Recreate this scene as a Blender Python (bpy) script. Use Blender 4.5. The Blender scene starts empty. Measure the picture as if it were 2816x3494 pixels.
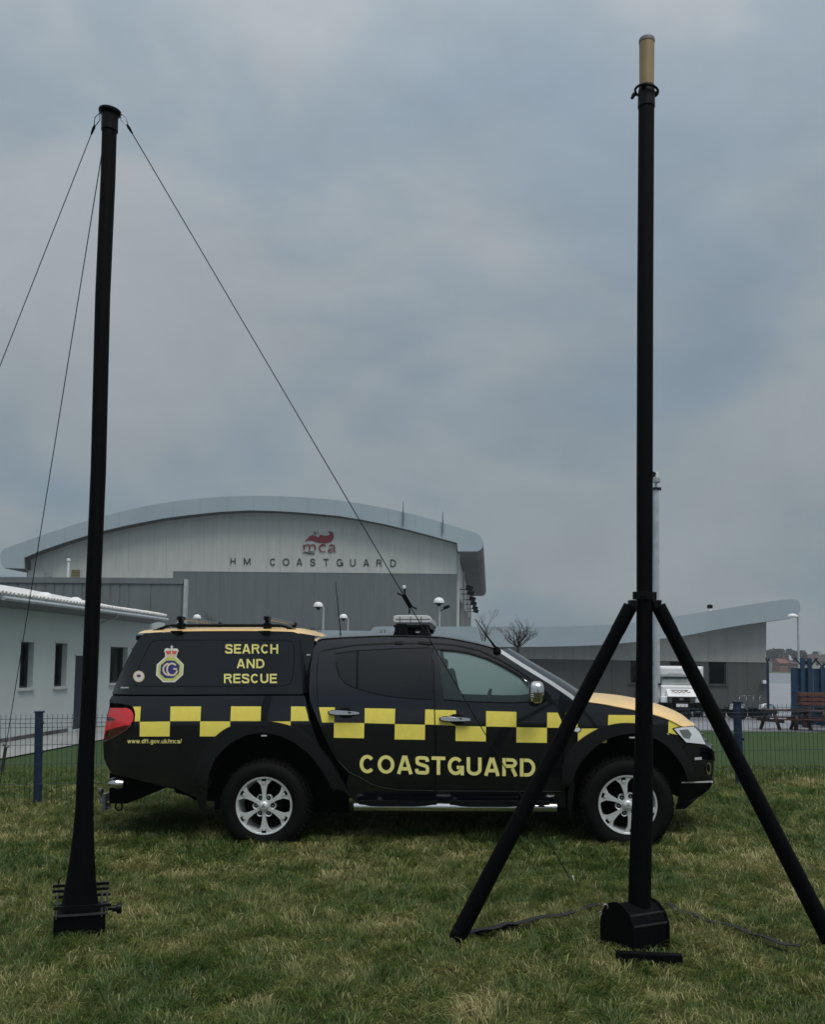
import bpy, bmesh, math, random
import numpy as np
from mathutils import Vector, Matrix
from mathutils.geometry import delaunay_2d_cdt, tessellate_polygon
R_ = math.radians
random.seed(7)
rng = np.random.default_rng(11)
scene = bpy.context.scene
col = scene.collection

# ------------------------------------------------------------------ camera
F_PX, CX, CY = 3261.0, 1408.0, 2016.0          # focal length and principal point of the photograph, in its pixels
CAM_H, PITCH, ROLL = 1.56, math.atan(240 / 3261.0), R_(0.8)
f_ = Vector((0, math.cos(PITCH), math.sin(PITCH)))
u0 = Vector((0, -math.sin(PITCH), math.cos(PITCH)))
r0 = Vector((1, 0, 0))
right_ = r0 * math.cos(ROLL) + u0 * math.sin(ROLL)
up_ = u0 * math.cos(ROLL) - r0 * math.sin(ROLL)
CAM = Vector((0, 0, CAM_H))
cd = bpy.data.cameras.new('camera')
cd.sensor_fit = 'VERTICAL'; cd.sensor_height = 36.0
cd.lens = 36.0 * F_PX / 3494.0
cd.shift_y = (CY - 1747.0) / 3494.0
cd.clip_start = 0.05; cd.clip_end = 9000.0
cam = bpy.data.objects.new('camera', cd); col.objects.link(cam)
M3 = Matrix((right_, up_, -f_)).transposed()
cam.matrix_world = Matrix.Translation(CAM) @ M3.to_4x4()
scene.camera = cam

# ------------------------------------------------------------------ world, sun, exposure
SUN_EL, SUN_AZ = R_(64), R_(152)                # elevation; azimuth clockwise from +Y (high behind the viewer, veiled by cloud)
w = bpy.data.worlds.new('World'); scene.world = w; w.use_nodes = True
nt = w.node_tree; N = nt.nodes; L = nt.links
bg = N['Background']; bg.inputs['Strength'].default_value = 0.1
sky = N.new('ShaderNodeTexSky'); sky.sky_type = 'NISHITA'; sky.sun_disc = False
sky.sun_elevation = SUN_EL; sky.sun_rotation = SUN_AZ
sky.air_density = 1.0; sky.dust_density = 2.0
tc = N.new('ShaderNodeTexCoord')
mp = N.new('ShaderNodeMapping'); mp.inputs['Scale'].default_value = (1.0, 1.0, 1.9); mp.inputs['Location'].default_value = (-15.4, 13.25, -5.04)
L.new(tc.outputs['Generated'], mp.inputs['Vector'])
n1 = N.new('ShaderNodeTexNoise'); n1.inputs['Scale'].default_value = 2.6; n1.inputs['Detail'].default_value = 7; n1.inputs['Roughness'].default_value = 0.47; n1.inputs['Distortion'].default_value = 0.35
L.new(mp.outputs[0], n1.inputs['Vector'])
cr = N.new('ShaderNodeValToRGB')
e = cr.color_ramp.elements
e[0].position = 0.27; e[0].color = (0.245, 0.290, 0.350, 1)
e[1].position = 0.70; e[1].color = (0.415, 0.418, 0.425, 1)
m_ = e.new(0.42); m_.color = (0.285, 0.332, 0.375, 1)
m2_ = e.new(0.52); m2_.color = (0.365, 0.383, 0.400, 1)
L.new(n1.outputs['Fac'], cr.inputs['Fac'])
# an overcast sky: brightness rises steadily from the horizon to the zenith, all the way round
sep = N.new('ShaderNodeSeparateXYZ'); L.new(tc.outputs['Generated'], sep.inputs[0])
mr = N.new('ShaderNodeMapRange'); mr.inputs['From Min'].default_value = 0.0; mr.inputs['From Max'].default_value = 1.0
L.new(sep.outputs['Z'], mr.inputs['Value'])
pw = N.new('ShaderNodeMath'); pw.operation = 'POWER'; pw.inputs[1].default_value = 2.0; L.new(mr.outputs[0], pw.inputs[0])
hz = N.new('ShaderNodeMix'); hz.data_type = 'RGBA'; hz.inputs['A'].default_value = (0.66, 0.73, 0.755, 1); hz.inputs['B'].default_value = (2.45, 2.4, 2.35, 1)
hz.clamp_factor = True; hz.clamp_result = False
L.new(pw.outputs[0], hz.inputs['Factor'])
mul = N.new('ShaderNodeMix'); mul.data_type = 'RGBA'; mul.blend_type = 'MULTIPLY'; mul.inputs['Factor'].default_value = 1
n2 = N.new('ShaderNodeTexNoise'); n2.inputs['Scale'].default_value = 8.5; n2.inputs['Detail'].default_value = 6; n2.inputs['Roughness'].default_value = 0.55; n2.inputs['Distortion'].default_value = 0.6
L.new(mp.outputs[0], n2.inputs['Vector'])
r2 = N.new('ShaderNodeMapRange'); r2.inputs['From Min'].default_value = 0.3; r2.inputs['From Max'].default_value = 0.7; r2.inputs['To Min'].default_value = 0.955; r2.inputs['To Max'].default_value = 1.05
L.new(n2.outputs['Fac'], r2.inputs['Value'])
fin = N.new('ShaderNodeVectorMath'); fin.operation = 'SCALE'; L.new(cr.outputs['Color'], fin.inputs[0]); L.new(r2.outputs[0], fin.inputs['Scale'])
L.new(fin.outputs[0], mul.inputs['A']); L.new(hz.outputs['Result'], mul.inputs['B'])
sc_ = N.new('ShaderNodeVectorMath'); sc_.operation = 'SCALE'; sc_.inputs['Scale'].default_value = 8.15
L.new(mul.outputs['Result'], sc_.inputs[0])
mx = N.new('ShaderNodeMix'); mx.data_type = 'RGBA'; mx.inputs['Factor'].default_value = 0.93
L.new(sky.outputs[0], mx.inputs['A']); L.new(sc_.outputs[0], mx.inputs['B'])
L.new(mx.outputs['Result'], bg.inputs['Color'])

sd = bpy.data.lights.new('sun', 'SUN'); sd.energy = 1.5; sd.angle = R_(30); sd.color = (1.0, 0.95, 0.88)
so = bpy.data.objects.new('sun', sd); col.objects.link(so)
sdir = Vector((math.sin(SUN_AZ) * math.cos(SUN_EL), math.cos(SUN_AZ) * math.cos(SUN_EL), math.sin(SUN_EL)))
so.rotation_euler = sdir.to_track_quat('Z', 'Y').to_euler(); so.location = (10, 20, 30)
vs = scene.view_settings
vs.view_transform = 'Standard'; vs.look = 'None'; vs.exposure = 0.35; vs.gamma = 1.0; vs.use_curve_mapping = False
scene.cycles.max_bounces = 6; scene.cycles.transparent_max_bounces = 10
scene.cycles.caustics_reflective = False; scene.cycles.caustics_refractive = False

# ------------------------------------------------------------------ helpers
def ray(px, py):
    return (f_ * F_PX + right_ * (px - CX) - up_ * (py - CY))
def at_y(px, py, Y):
    d = ray(px, py); return CAM + d * (Y / d.y)
def at_z(px, py, z):
    d = ray(px, py); return CAM + d * ((z - CAM.z) / d.z)
SITE = -0.75                                    # the yard beyond the fence lies lower than the field
def sstep(a, b, t):
    t = np.clip((t - a) / (b - a), 0, 1); return t * t * (3 - 2 * t)
def G(x, y):
    base = 0.05 + 0.025 * np.clip(x, -9, 9) + 0.03 * np.clip(np.asarray(y) - 7.9, -4, 2.8)
    t = sstep(11.0, 22.0, np.asarray(y, dtype=float))
    return base * (1 - t) + SITE * t
def on_ground(px, py):
    d = ray(px, py); d = d / d.y
    y = 3.0
    while y < 400:
        p = CAM + d * y
        if p.z <= float(G(p.x, p.y)): return p
        y += 0.01
    return CAM + d * 400

class Frame:
    """local axes: x along, y away from the viewer, z up"""
    def __init__(s, o, ex, ey, ez):
        s.m = Matrix((ex, ey, ez)).transposed().to_4x4(); s.m.translation = o
        s.o = Vector(o); s.i = s.m.inverted()
        s.c = s.i @ CAM; s.r = s.i.to_3x3()
    def uv(s, px, py, y=0.0):
        d = s.r @ ray(px, py); t = (y - s.c.y) / d.y; p = s.c + d * t
        return (p.x, p.z)
def yaw_frame(o, a):
    return Frame(o, Vector((math.cos(a), -math.sin(a), 0)), Vector((math.sin(a), math.cos(a), 0)), Vector((0, 0, 1)))

def thing(name, label, cat, m=None, group=None):
    o = bpy.data.objects.new(name, None); col.objects.link(o); o.empty_display_size = 0.2
    if isinstance(m, Matrix): o.matrix_world = m
    elif m is not None: o.location = m
    o['label'] = label; o['category'] = cat
    if group: o['group'] = group
    return o
def tag(o, label, cat, group=None):
    o['label'] = label; o['category'] = cat
    if group: o['group'] = group
    return o
def copy_tree(o, parent=None):
    c = o.copy(); col.objects.link(c); c.parent = parent
    for ch in list(o.children): copy_tree(ch, c)
    return c

class MB:
    def __init__(s): s.v = []; s.f = []; s.sm = []
    def add(s, vs_, fs, smooth=False):
        b = len(s.v); s.v += [tuple(p) for p in vs_]; s.f += [[b + i for i in q] for q in fs]; s.sm += [smooth] * len(fs); return s
    def box(s, c, d, rot=None):
        x, y, z = d[0] / 2, d[1] / 2, d[2] / 2; c = Vector(c)
        P = [Vector((sx * x, sy * y, sz * z)) for sz in (-1, 1) for sy in (-1, 1) for sx in (-1, 1)]
        if rot is not None: P = [rot @ p for p in P]
        return s.add([p + c for p in P], [(0, 2, 3, 1), (4, 5, 7, 6), (0, 1, 5, 4), (2, 6, 7, 3), (0, 4, 6, 2), (1, 3, 7, 5)])
    def b2(s, a, b):
        return s.box([(a[i] + b[i]) / 2 for i in range(3)], [abs(a[i] - b[i]) for i in range(3)])
    def bar(s, a, b, w_, h_, up=(0, 0, 1)):
        a, b = Vector(a), Vector(b); d = b - a; l = d.length; d = d / l; u = Vector(up)
        if abs(d.dot(u)) > .97: u = Vector((1, 0, 0))
        sx = d.cross(u).normalized(); u = sx.cross(d)
        rot = Matrix((sx, d, u)).transposed()
        return s.box((a + b) / 2, (w_, l, h_), rot)
    def tube(s, pts, r, n=12, cap=True, smooth=True):
        pts = [Vector(p) for p in pts]
        rs = r if isinstance(r, (list, tuple)) else [r] * len(pts)
        vs_ = []; k = len(pts)
        d0 = (pts[1] - pts[0]).normalized(); a = Vector((0, 0, 1)) if abs(d0.z) < .9 else Vector((1, 0, 0))
        sx = d0.cross(a).normalized()
        for i, p in enumerate(pts):
            d = ((pts[min(i + 1, k - 1)] - p).normalized() + (p - pts[max(i - 1, 0)]).normalized())
            if d.length < 1e-6: d = pts[min(i + 1, k - 1)] - pts[max(i - 1, 0)]
            d.normalize(); sx = (sx - d * sx.dot(d)).normalized(); sy = d.cross(sx)
            for j in range(n):
                t = 2 * math.pi * j / n; vs_.append(p + (sx * math.cos(t) + sy * math.sin(t)) * rs[i])
        fs = [(i * n + j, i * n + (j + 1) % n, (i + 1) * n + (j + 1) % n, (i + 1) * n + j) for i in range(k - 1) for j in range(n)]
        s.add(vs_, fs, smooth)
        if cap:
            b = len(s.v) - len(vs_)
            s.f.append([b + j for j in range(n)][::-1]); s.sm.append(False)
            s.f.append([b + (k - 1) * n + j for j in range(n)]); s.sm.append(False)
        return s
    def lathe(s, prof, c, axis='z', n=24, smooth=True, close=False, a0=0, a1=2 * math.pi):
        """prof: (radius, height) rows about an axis through c"""
        c = Vector(c); vs_ = []; full = abs(a1 - a0 - 2 * math.pi) < 1e-6; m = n if full else n + 1
        for (r, h) in prof:
            for j in range(m):
                t = a0 + (a1 - a0) * j / n
                p = {'z': (r * math.cos(t), r * math.sin(t), h), 'y': (r * math.cos(t), h, r * math.sin(t)), 'x': (h, r * math.cos(t), r * math.sin(t))}[axis]
                vs_.append(c + Vector(p))
        k = len(prof)
        fs = [(i * m + j, i * m + (j + 1) % m, (i + 1) * m + (j + 1) % m, (i + 1) * m + j) for i in range(k - 1) for j in range(n)]
        return s.add(vs_, fs, smooth)
    def prism(s, poly, y0, y1, axes='xz'):
        """2D polygon in local x-z extruded along y"""
        n = len(poly); P = [Vector((p[0], p[1], 0)) for p in poly]
        tri = tessellate_polygon([P])
        def put(p, y): return (p[0], y, p[1]) if axes == 'xz' else ((y, p[0], p[1]) if axes == 'yz' else (p[0], p[1], y))
        vs_ = [put(p, y0) for p in poly] + [put(p, y1) for p in poly]
        fs = [tuple(t) for t in tri] + [tuple(i + n for i in t[::-1]) for t in tri] + [(i, (i + 1) % n, (i + 1) % n + n, i + n) for i in range(n)]
        return s.add(vs_, fs)
    def mesh(s, name, sharp=None):
        me = bpy.data.meshes.new(name); me.from_pydata(s.v, [], s.f)
        me.polygons.foreach_set('use_smooth', s.sm)
        bm = bmesh.new(); bm.from_mesh(me); bmesh.ops.recalc_face_normals(bm, faces=bm.faces)
        if sharp:
            for e_ in bm.edges:
                if len(e_.link_faces) == 2 and e_.calc_face_angle(0) > sharp: e_.smooth = False
        bm.to_mesh(me); bm.free(); me.update(); return me
    def build(s, name, mat, parent=None, sharp=R_(40), bevel=0):
        o = bpy.data.objects.new(name, s.mesh(name, sharp)); col.objects.link(o)
        o.data.materials.append(mat)
        if parent is not None: o.parent = parent
        if bevel:
            b = o.modifiers.new('bevel', 'BEVEL'); b.width = bevel; b.segments = 2; b.limit_method = 'ANGLE'; b.angle_limit = R_(35)
        return o

# ------------------------------------------------------------------ materials
MATS = {}
def mat(name, colr, rough=0.5, metal=0.0, var=0.12, scale=6.0, bump=0.0, bscale=60.0, coat=0.0, spec=0.5, coatr=0.08, streak=None, detail=4, rvar=0.0):
    m = bpy.data.materials.new(name); m.use_nodes = True; t = m.node_tree; N = t.nodes; L = t.links
    p = N['Principled BSDF']; p.inputs['Roughness'].default_value = rough; p.inputs['Metallic'].default_value = metal
    p.inputs['Coat Weight'].default_value = coat; p.inputs['Coat Roughness'].default_value = coatr
    p.inputs['Specular IOR Level'].default_value = spec
    tc = N.new('ShaderNodeTexCoord'); src = tc.outputs['Object']
    if streak:
        mp = N.new('ShaderNodeMapping'); mp.inputs['Scale'].default_value = streak; L.new(src, mp.inputs['Vector']); v = mp.outputs[0]
    else: v = src
    n = N.new('ShaderNodeTexNoise'); n.inputs['Scale'].default_value = scale; n.inputs['Detail'].default_value = detail; n.inputs['Roughness'].default_value = .6
    L.new(v, n.inputs['Vector'])
    r = N.new('ShaderNodeMapRange'); r.inputs['From Min'].default_value = .3; r.inputs['From Max'].default_value = .7
    r.inputs['To Min'].default_value = 1 - var; r.inputs['To Max'].default_value = 1 + var; L.new(n.outputs['Fac'], r.inputs['Value'])
    sc = N.new('ShaderNodeVectorMath'); sc.operation = 'SCALE'; sc.inputs[0].default_value = colr[:3]; L.new(r.outputs[0], sc.inputs['Scale'])
    L.new(sc.outputs[0], p.inputs['Base Color'])
    if rvar:
        r2 = N.new('ShaderNodeMapRange'); r2.inputs['From Min'].default_value = .3; r2.inputs['From Max'].default_value = .7
        r2.inputs['To Min'].default_value = max(.02, rough - rvar); r2.inputs['To Max'].default_value = rough + rvar
        L.new(n.outputs['Fac'], r2.inputs['Value']); L.new(r2.outputs[0], p.inputs['Roughness'])
    if bump:
        nb = N.new('ShaderNodeTexNoise'); nb.inputs['Scale'].default_value = bscale; nb.inputs['Detail'].default_value = 3; L.new(src, nb.inputs['Vector'])
        b = N.new('ShaderNodeBump'); b.inputs['Strength'].default_value = bump; b.inputs['Distance'].default_value = 0.01
        L.new(nb.outputs['Fac'], b.inputs['Height']); L.new(b.outputs[0], p.inputs['Normal'])
    MATS[name] = m; return m
def glass(name, tint, trans=0.5, rough=0.05, diff=(0.1, 0.12, 0.12), glossw=None):
    """thin sheet glass: mirror reflection over a part see-through, part misted body"""
    m = bpy.data.materials.new(name); m.use_nodes = True; t = m.node_tree; N = t.nodes; L = t.links
    N.remove(N['Principled BSDF']); out = N['Material Output']
    tr = N.new('ShaderNodeBsdfTransparent'); tr.inputs[0].default_value = (*tint, 1)
    df = N.new('ShaderNodeBsdfDiffuse'); df.inputs[0].default_value = (*diff, 1)
    gl = N.new('ShaderNodeBsdfGlossy'); gl.inputs['Roughness'].default_value = rough; gl.inputs[0].default_value = (1, 1, 1, 1)
    m1 = N.new('ShaderNodeMixShader'); m1.inputs[0].default_value = trans; L.new(df.outputs[0], m1.inputs[1]); L.new(tr.outputs[0], m1.inputs[2])
    fr = N.new('ShaderNodeFresnel'); fr.inputs[0].default_value = 1.52
    m2 = N.new('ShaderNodeMixShader'); L.new(fr.outputs[0], m2.inputs[0]); L.new(m1.outputs[0], m2.inputs[1]); L.new(gl.outputs[0], m2.inputs[2])
    L.new(m2.outputs[0], out.inputs[0]); MATS[name] = m; return m

m_black = mat('black_coating', (0.0013, 0.0017, 0.0027), rough=.55, var=.7, scale=45, bump=.5, bscale=240, spec=.07)
m_blackplastic = mat('black_plastic', (0.0022, 0.0028, 0.0038), rough=.42, var=.3, scale=20, spec=.18)
m_dark = mat('dark_underside', (0.0015, 0.0015, 0.0018), rough=.8, var=.3, spec=.04)
m_steel = mat('dull_steel', (0.25, 0.26, 0.27), rough=.4, metal=.9, var=.2, scale=20)
m_galv = mat('galvanised', (0.42, 0.46, 0.48), rough=.55, metal=.3, var=.16, scale=4, bump=.05)
m_chrome = mat('chrome', (0.62, 0.62, 0.63), rough=.07, metal=1.0, var=.05, scale=8)
m_white = mat('white_paint', (0.72, 0.74, 0.75), rough=.4, var=.06, scale=4)
m_blue = mat('blue_paint', (0.005, 0.020, 0.055), rough=.55, var=.25, scale=6)
m_wire = mat('wire_coating', (0.006, 0.026, 0.050), rough=.6, var=.3, scale=9)
# ------------------------------------------------------------------ ground
def vnoise(x, y, s, seed):
    r = np.random.default_rng(seed); T = r.random((64, 64))
    x = np.asarray(x) / s + 1000; y = np.asarray(y) / s + 1000
    xi = np.floor(x).astype(int); yi = np.floor(y).astype(int); fx = x - xi; fy = y - yi
    fx = fx * fx * (3 - 2 * fx); fy = fy * fy * (3 - 2 * fy)
    g = lambda a, b: T[a % 64, b % 64]
    return (g(xi, yi) * (1 - fx) + g(xi + 1, yi) * fx) * (1 - fy) + (g(xi, yi + 1) * (1 - fx) + g(xi + 1, yi + 1) * fx) * fy

def ground_mat(name, cols, s1, s2, rough=.95, bump=.6, bscale=40, spec=.2):
    m = bpy.data.materials.new(name); m.use_nodes = True; t = m.node_tree; N = t.nodes; L = t.links
    p = N['Principled BSDF']; p.inputs['Roughness'].default_value = rough; p.inputs['Specular IOR Level'].default_value = spec
    tc = N.new('ShaderNodeTexCoord')
    a = N.new('ShaderNodeTexNoise'); a.inputs['Scale'].default_value = s1; a.inputs['Detail'].default_value = 6; a.inputs['Roughness'].default_value = .65
    b = N.new('ShaderNodeTexNoise'); b.inputs['Scale'].default_value = s2; b.inputs['Detail'].default_value = 5; b.inputs['Roughness'].default_value = .7
    for n in (a, b): L.new(tc.outputs['Object'], n.inputs['Vector'])
    mm = N.new('ShaderNodeMath'); mm.operation = 'ADD'; L.new(a.outputs['Fac'], mm.inputs[0]); L.new(b.outputs['Fac'], mm.inputs[1])
    m2 = N.new('ShaderNodeMath'); m2.operation = 'MULTIPLY'; m2.inputs[1].default_value = .5; L.new(mm.outputs[0], m2.inputs[0])
    r = N.new('ShaderNodeValToRGB'); L.new(m2.outputs[0], r.inputs['Fac'])
    el = r.color_ramp.elements
    el[0].position = .36; el[0].color = (*cols[0], 1); el[1].position = .64; el[1].color = (*cols[-1], 1)
    for i, c in enumerate(cols[1:-1]):
        q = el.new(.36 + .28 * (i + 1) / (len(cols) - 1)); q.color = (*c, 1)
    L.new(r.outputs[0], p.inputs['Base Color'])
    if bump:
        nb = N.new('ShaderNodeTexNoise'); nb.inputs['Scale'].default_value = bscale; nb.inputs['Detail'].default_value = 4; L.new(tc.outputs['Object'], nb.inputs['Vector'])
        bb = N.new('ShaderNodeBump'); bb.inputs['Strength'].default_value = bump; bb.inputs['Distance'].default_value = .03
        L.new(nb.outputs['Fac'], bb.inputs['Height']); L.new(bb.outputs[0], p.inputs['Normal'])
    return m
def sheet(name, xs, ys, m, zf, keep=None):
    X, Y = np.meshgrid(xs, ys); Z = zf(X, Y)
    nx, ny = len(xs), len(ys)
    v = np.stack([X, Y, Z], -1).reshape(-1, 3)
    fs = [(j * nx + i, j * nx + i + 1, (j + 1) * nx + i + 1, (j + 1) * nx + i) for j in range(ny - 1) for i in range(nx - 1)]
    if keep is not None: fs = [q for q in fs if keep(v[list(q)].mean(0))]
    me = bpy.data.meshes.new(name); me.from_pydata(v.tolist(), [], fs)
    me.polygons.foreach_set('use_smooth', [True] * len(fs))
    o = bpy.data.objects.new(name, me); col.objects.link(o); me.materials.append(m); o['kind'] = 'structure'
    return o
soil = ground_mat('turf_soil', [(.022, .030, .008), (.045, .056, .014), (.085, .082, .028)], .7, 9, bump=1.0, bscale=55)
lawn_m = ground_mat('lawn_turf', [(.030, .060, .016), (.040, .075, .022), (.055, .088, .028)], .25, 14, bump=1.0, bscale=60)
asphalt_m = ground_mat('wet_asphalt', [(.19, .195, .225), (.25, .255, .29), (.31, .315, .345)], .12, 3, rough=.35, bump=.25, bscale=30, spec=.5)
conc_m = ground_mat('pale_concrete', [(.20, .21, .21), (.25, .26, .26), (.30, .31, .31)], .5, 5, rough=.7, bump=.2, spec=.4)
apron_m = ground_mat('airfield_concrete', [(.13, .15, .175), (.165, .185, .21), (.20, .22, .25)], .02, .3, rough=.5, bump=.05, spec=.5)
far_g = ground_mat('far_grass', [(.05, .08, .03), (.07, .10, .035), (.08, .11, .04)], .02, .3, bump=0)
def gz(x, y): return G(x, y) + 0.012 * (vnoise(x, y, .35, 3) - .5) + .02 * (vnoise(x, y, 1.3, 4) - .5)
sheet('field', np.linspace(-12, 12, 161), np.linspace(-4, 11.6, 121), soil, gz)
sheet('outer_field', np.linspace(-60, 60, 25), np.linspace(-40, 11.6, 18), soil, lambda x, y: G(x, y) - .03)
WX = lambda y: -10.75 + (y - 24.9) * .082        # face of the low white building
PX = lambda y: -9.05 + (y - 21.4) * .10         # edge of its path
sheet('lawn', np.linspace(-12, 48, 161), np.linspace(11.6, 34, 60), lawn_m, lambda x, y: G(np.maximum(x, PX(y)), y), keep=lambda c: c[0] > PX(c[1]) - .2)
pv = []
mb = MB()
ys = np.linspace(12, 44, 40)
vs_ = []
for y in ys:
    for d in (0, 1):
        x = PX(y) if d else WX(y) - .3
        vs_.append((x, y, float(G(x, y)) + .035))
mb.add(vs_, [(2 * i, 2 * i + 1, 2 * i + 3, 2 * i + 2) for i in range(len(ys) - 1)])
o = mb.build('path', conc_m); o['kind'] = 'structure'
sheet('yard', np.linspace(-9, 60, 30), np.linspace(34, 130, 30), asphalt_m, lambda x, y: 0 * x + SITE + .004)
sheet('ground', np.concatenate([np.linspace(-1500, -70, 6), np.linspace(-60, 60, 5), np.linspace(70, 1500, 6)]), np.concatenate([np.linspace(-1500, -50, 5), np.linspace(-40, 5, 4), np.linspace(12, 1500, 14)]), apron_m, lambda x, y: 0 * x + SITE - .06)
sheet('airfield_grass', np.linspace(20, 600, 6), np.linspace(330, 460, 4), far_g, lambda x, y: 0 * x + SITE - .03)
# kerb between lawn and yard
mb = MB(); mb.b2((-8, 33.9, SITE - .1), (48, 34.05, SITE + .05)); o = mb.build('kerb', conc_m); o['kind'] = 'structure'

def blade_mat():
    m = bpy.data.materials.new('grass_blades'); m.use_nodes = True; t = m.node_tree; N = t.nodes; L = t.links
    N.remove(N['Principled BSDF']); out = N['Material Output']
    at = N.new('ShaderNodeAttribute'); at.attribute_name = 'tone'; at.attribute_type = 'GEOMETRY'
    r = N.new('ShaderNodeValToRGB'); L.new(at.outputs['Fac'], r.inputs['Fac']); el = r.color_ramp.elements
    el[0].position = 0; el[0].color = (.042, .088, .016, 1)
    el[1].position = 1; el[1].color = (.50, .45, .235, 1)
    for p_, c in ((.3, (.088, .138, .030)), (.55, (.175, .198, .056)), (.78, (.29, .285, .11))):
        q = el.new(p_); q.color = (*c, 1)
    d = N.new('ShaderNodeBsdfDiffuse'); tl = N.new('ShaderNodeBsdfTranslucent'); g = N.new('ShaderNodeBsdfGlossy'); g.inputs['Roughness'].default_value = .45
    L.new(r.outputs[0], d.inputs[0]); L.new(r.outputs[0], tl.inputs[0])
    a = N.new('ShaderNodeMixShader'); a.inputs[0].default_value = .35; L.new(d.outputs[0], a.inputs[1]); L.new(tl.outputs[0], a.inputs[2])
    b = N.new('ShaderNodeMixShader'); b.inputs[0].default_value = .03; L.new(a.outputs[0], b.inputs[1]); L.new(g.outputs[0], b.inputs[2])
    L.new(b.outputs[0], out.inputs[0]); return m
BL = blade_mat()
def blades(name, x, y, h, wd, lean, tone, z):
    n = len(x); a = rng.random(n) * 2 * np.pi; la = 2 * np.pi * (2.2 * vnoise(x, y, .28, 41) + .8 * vnoise(x, y, .09, 42)) + (rng.random(n) - .5) * 2.6     # blades lie over in swirls
    dx, dy = np.cos(a), np.sin(a); lx, ly = np.cos(la) * lean, np.sin(la) * lean
    V = np.zeros((n, 5, 3)); hw = wd / 2
    V[:, 0] = np.stack([x - dx * hw, y - dy * hw, z - .008], -1); V[:, 1] = np.stack([x + dx * hw, y + dy * hw, z - .008], -1)
    mx_, my_ = x + lx * .35 * h, y + ly * .35 * h; mz = z + h * .62
    V[:, 2] = np.stack([mx_ - dx * hw * .8, my_ - dy * hw * .8, mz], -1); V[:, 3] = np.stack([mx_ + dx * hw * .8, my_ + dy * hw * .8, mz], -1)
    V[:, 4] = np.stack([x + lx * h, y + ly * h, z + h * np.clip(1.05 - .35 * lean, .25, 1)], -1)
    b = (np.arange(n) * 5)[:, None]
    me = bpy.data.meshes.new(name); me.vertices.add(n * 5); me.vertices.foreach_set('co', V.reshape(-1))
    loops = (b + np.array([0, 1, 3, 2, 2, 3, 4])[None]).reshape(-1)
    me.loops.add(len(loops)); me.loops.foreach_set('vertex_index', loops.astype(np.int32))
    st = ((np.arange(n) * 7)[:, None] + np.array([0, 4])[None]).reshape(-1)
    me.polygons.add(2 * n); me.polygons.foreach_set('loop_start', st.astype(np.int32))
    me.update(calc_edges=True)
    at = me.attributes.new('tone', 'FLOAT', 'POINT'); at.data.foreach_set('value', np.repeat(np.clip(tone, 0, 1), 5).astype(np.float32))
    me.materials.append(BL)
    o = bpy.data.objects.new(name, me); col.objects.link(o); o['kind'] = 'stuff'; o['label'] = 'rough winter turf with straw coloured and green blades'
    return o
def field_points(n, y0, y1, margin=1.7, power=1.0):
    y = y0 + (y1 - y0) * rng.random(n) ** power
    half = y * (1408 / F_PX) + margin
    return (rng.random(n) * 2 - 1) * half, y
def turf(name, n, y0, y1, hs, ws):
    x, y = field_points(n, y0, y1)
    patch = .40 * vnoise(x, y, .42, 5) + .38 * vnoise(x, y, .15, 6) + .22 * vnoise(x, y, 1.5, 7)
    clump = vnoise(x, y, .11, 8) * .6 + vnoise(x, y, .05, 12) * .4
    bare = sstep(.30, .16, .6 * vnoise(x, y, .5, 31) + .4 * vnoise(x, y, .14, 32)); keep = rng.random(n) < (.35 + .75 * clump) * (1 - .75 * bare); x, y, patch, clump = x[keep], y[keep], patch[keep], clump[keep]; n = len(x)
    h = hs * (.25 + 1.25 * clump) * (.45 + .8 * rng.random(n)) * (.75 + .5 * vnoise(x, y, .8, 9))
    tone = .085 + 1.35 * (patch - .30) + .26 * (rng.random(n) - .45) + .40 * (vnoise(x, y, .06, 21) - .5) + (rng.random(n) < .13) * .40
    lean = .25 + 1.5 * rng.random(n) + .6 * vnoise(x, y, .3, 10)
    wd = ws * (.6 + .8 * rng.random(n))
    return blades(name, x, y, h, wd, lean, tone, gz(x, y))
turf('grass', 300000, 3.4, 7.2, .056, .0042)
turf('grass', 250000, 7.2, 11.4, .070, .0060)
# lawn blades beyond the fence
n = 70000; x, y = field_points(n, 11.4, 19, 1.0, 1.3); k = x > PX(y) + .05; x, y = x[k], y[k]; n = len(x)
blades('lawn_grass', x, y, .05 * (.5 + rng.random(n)), .010 * (.6 + .8 * rng.random(n)), .2 + .8 * rng.random(n), .16 + .22 * vnoise(x, y, .6, 13) + .16 * rng.random(n), G(x, y))['label'] = 'mown green lawn beyond the wire fence'

# ------------------------------------------------------------------ wire mesh fence
pL = at_y(127, 2745, 10.1); pR = at_y(2527, 2690, 10.8)
pL = Vector((pL.x, pL.y, pL.z - .02)); pR = Vector((pR.x, pR.y, pR.z - .02))
dv = (pR - pL); flen = dv.length; n_between = 3; step = flen / n_between
ex = dv.normalized(); ey = Vector((-ex.y, ex.x, 0)).normalized(); ez = ex.cross(ey)
FF = Frame(pL, ex, ey, ez)
fence = thing('wire_fence', 'low blue welded wire mesh fence between square blue posts behind the pickup', 'fence', FF.m)
H = 0.97
for k in range(-1, n_between + 2):
    x = k * step
    mb = MB(); mb.b2((x - .036, -.03, -.1), (x + .036, .03, H)); mb.b2((x - .043, -.037, H), (x + .05, .037, H + .018))
    for z in (.2, .55, .85): mb.b2((x + .036, -.045, z), (x + .05, .02, z + .03))
    mb.build('post', m_blue, fence, bevel=.004)
def wz(z, y0=-.045):
    """a wire's distance in front of the posts: the panel is folded twice"""
    for c in (.865, .24):
        if abs(z - c) < .045: return y0 - .022 * (1 - abs(z - c) / .045)
    return y0
zs = [.02, .195, .24, .285, .48, .65, .82, .865, .91, .955]
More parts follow.
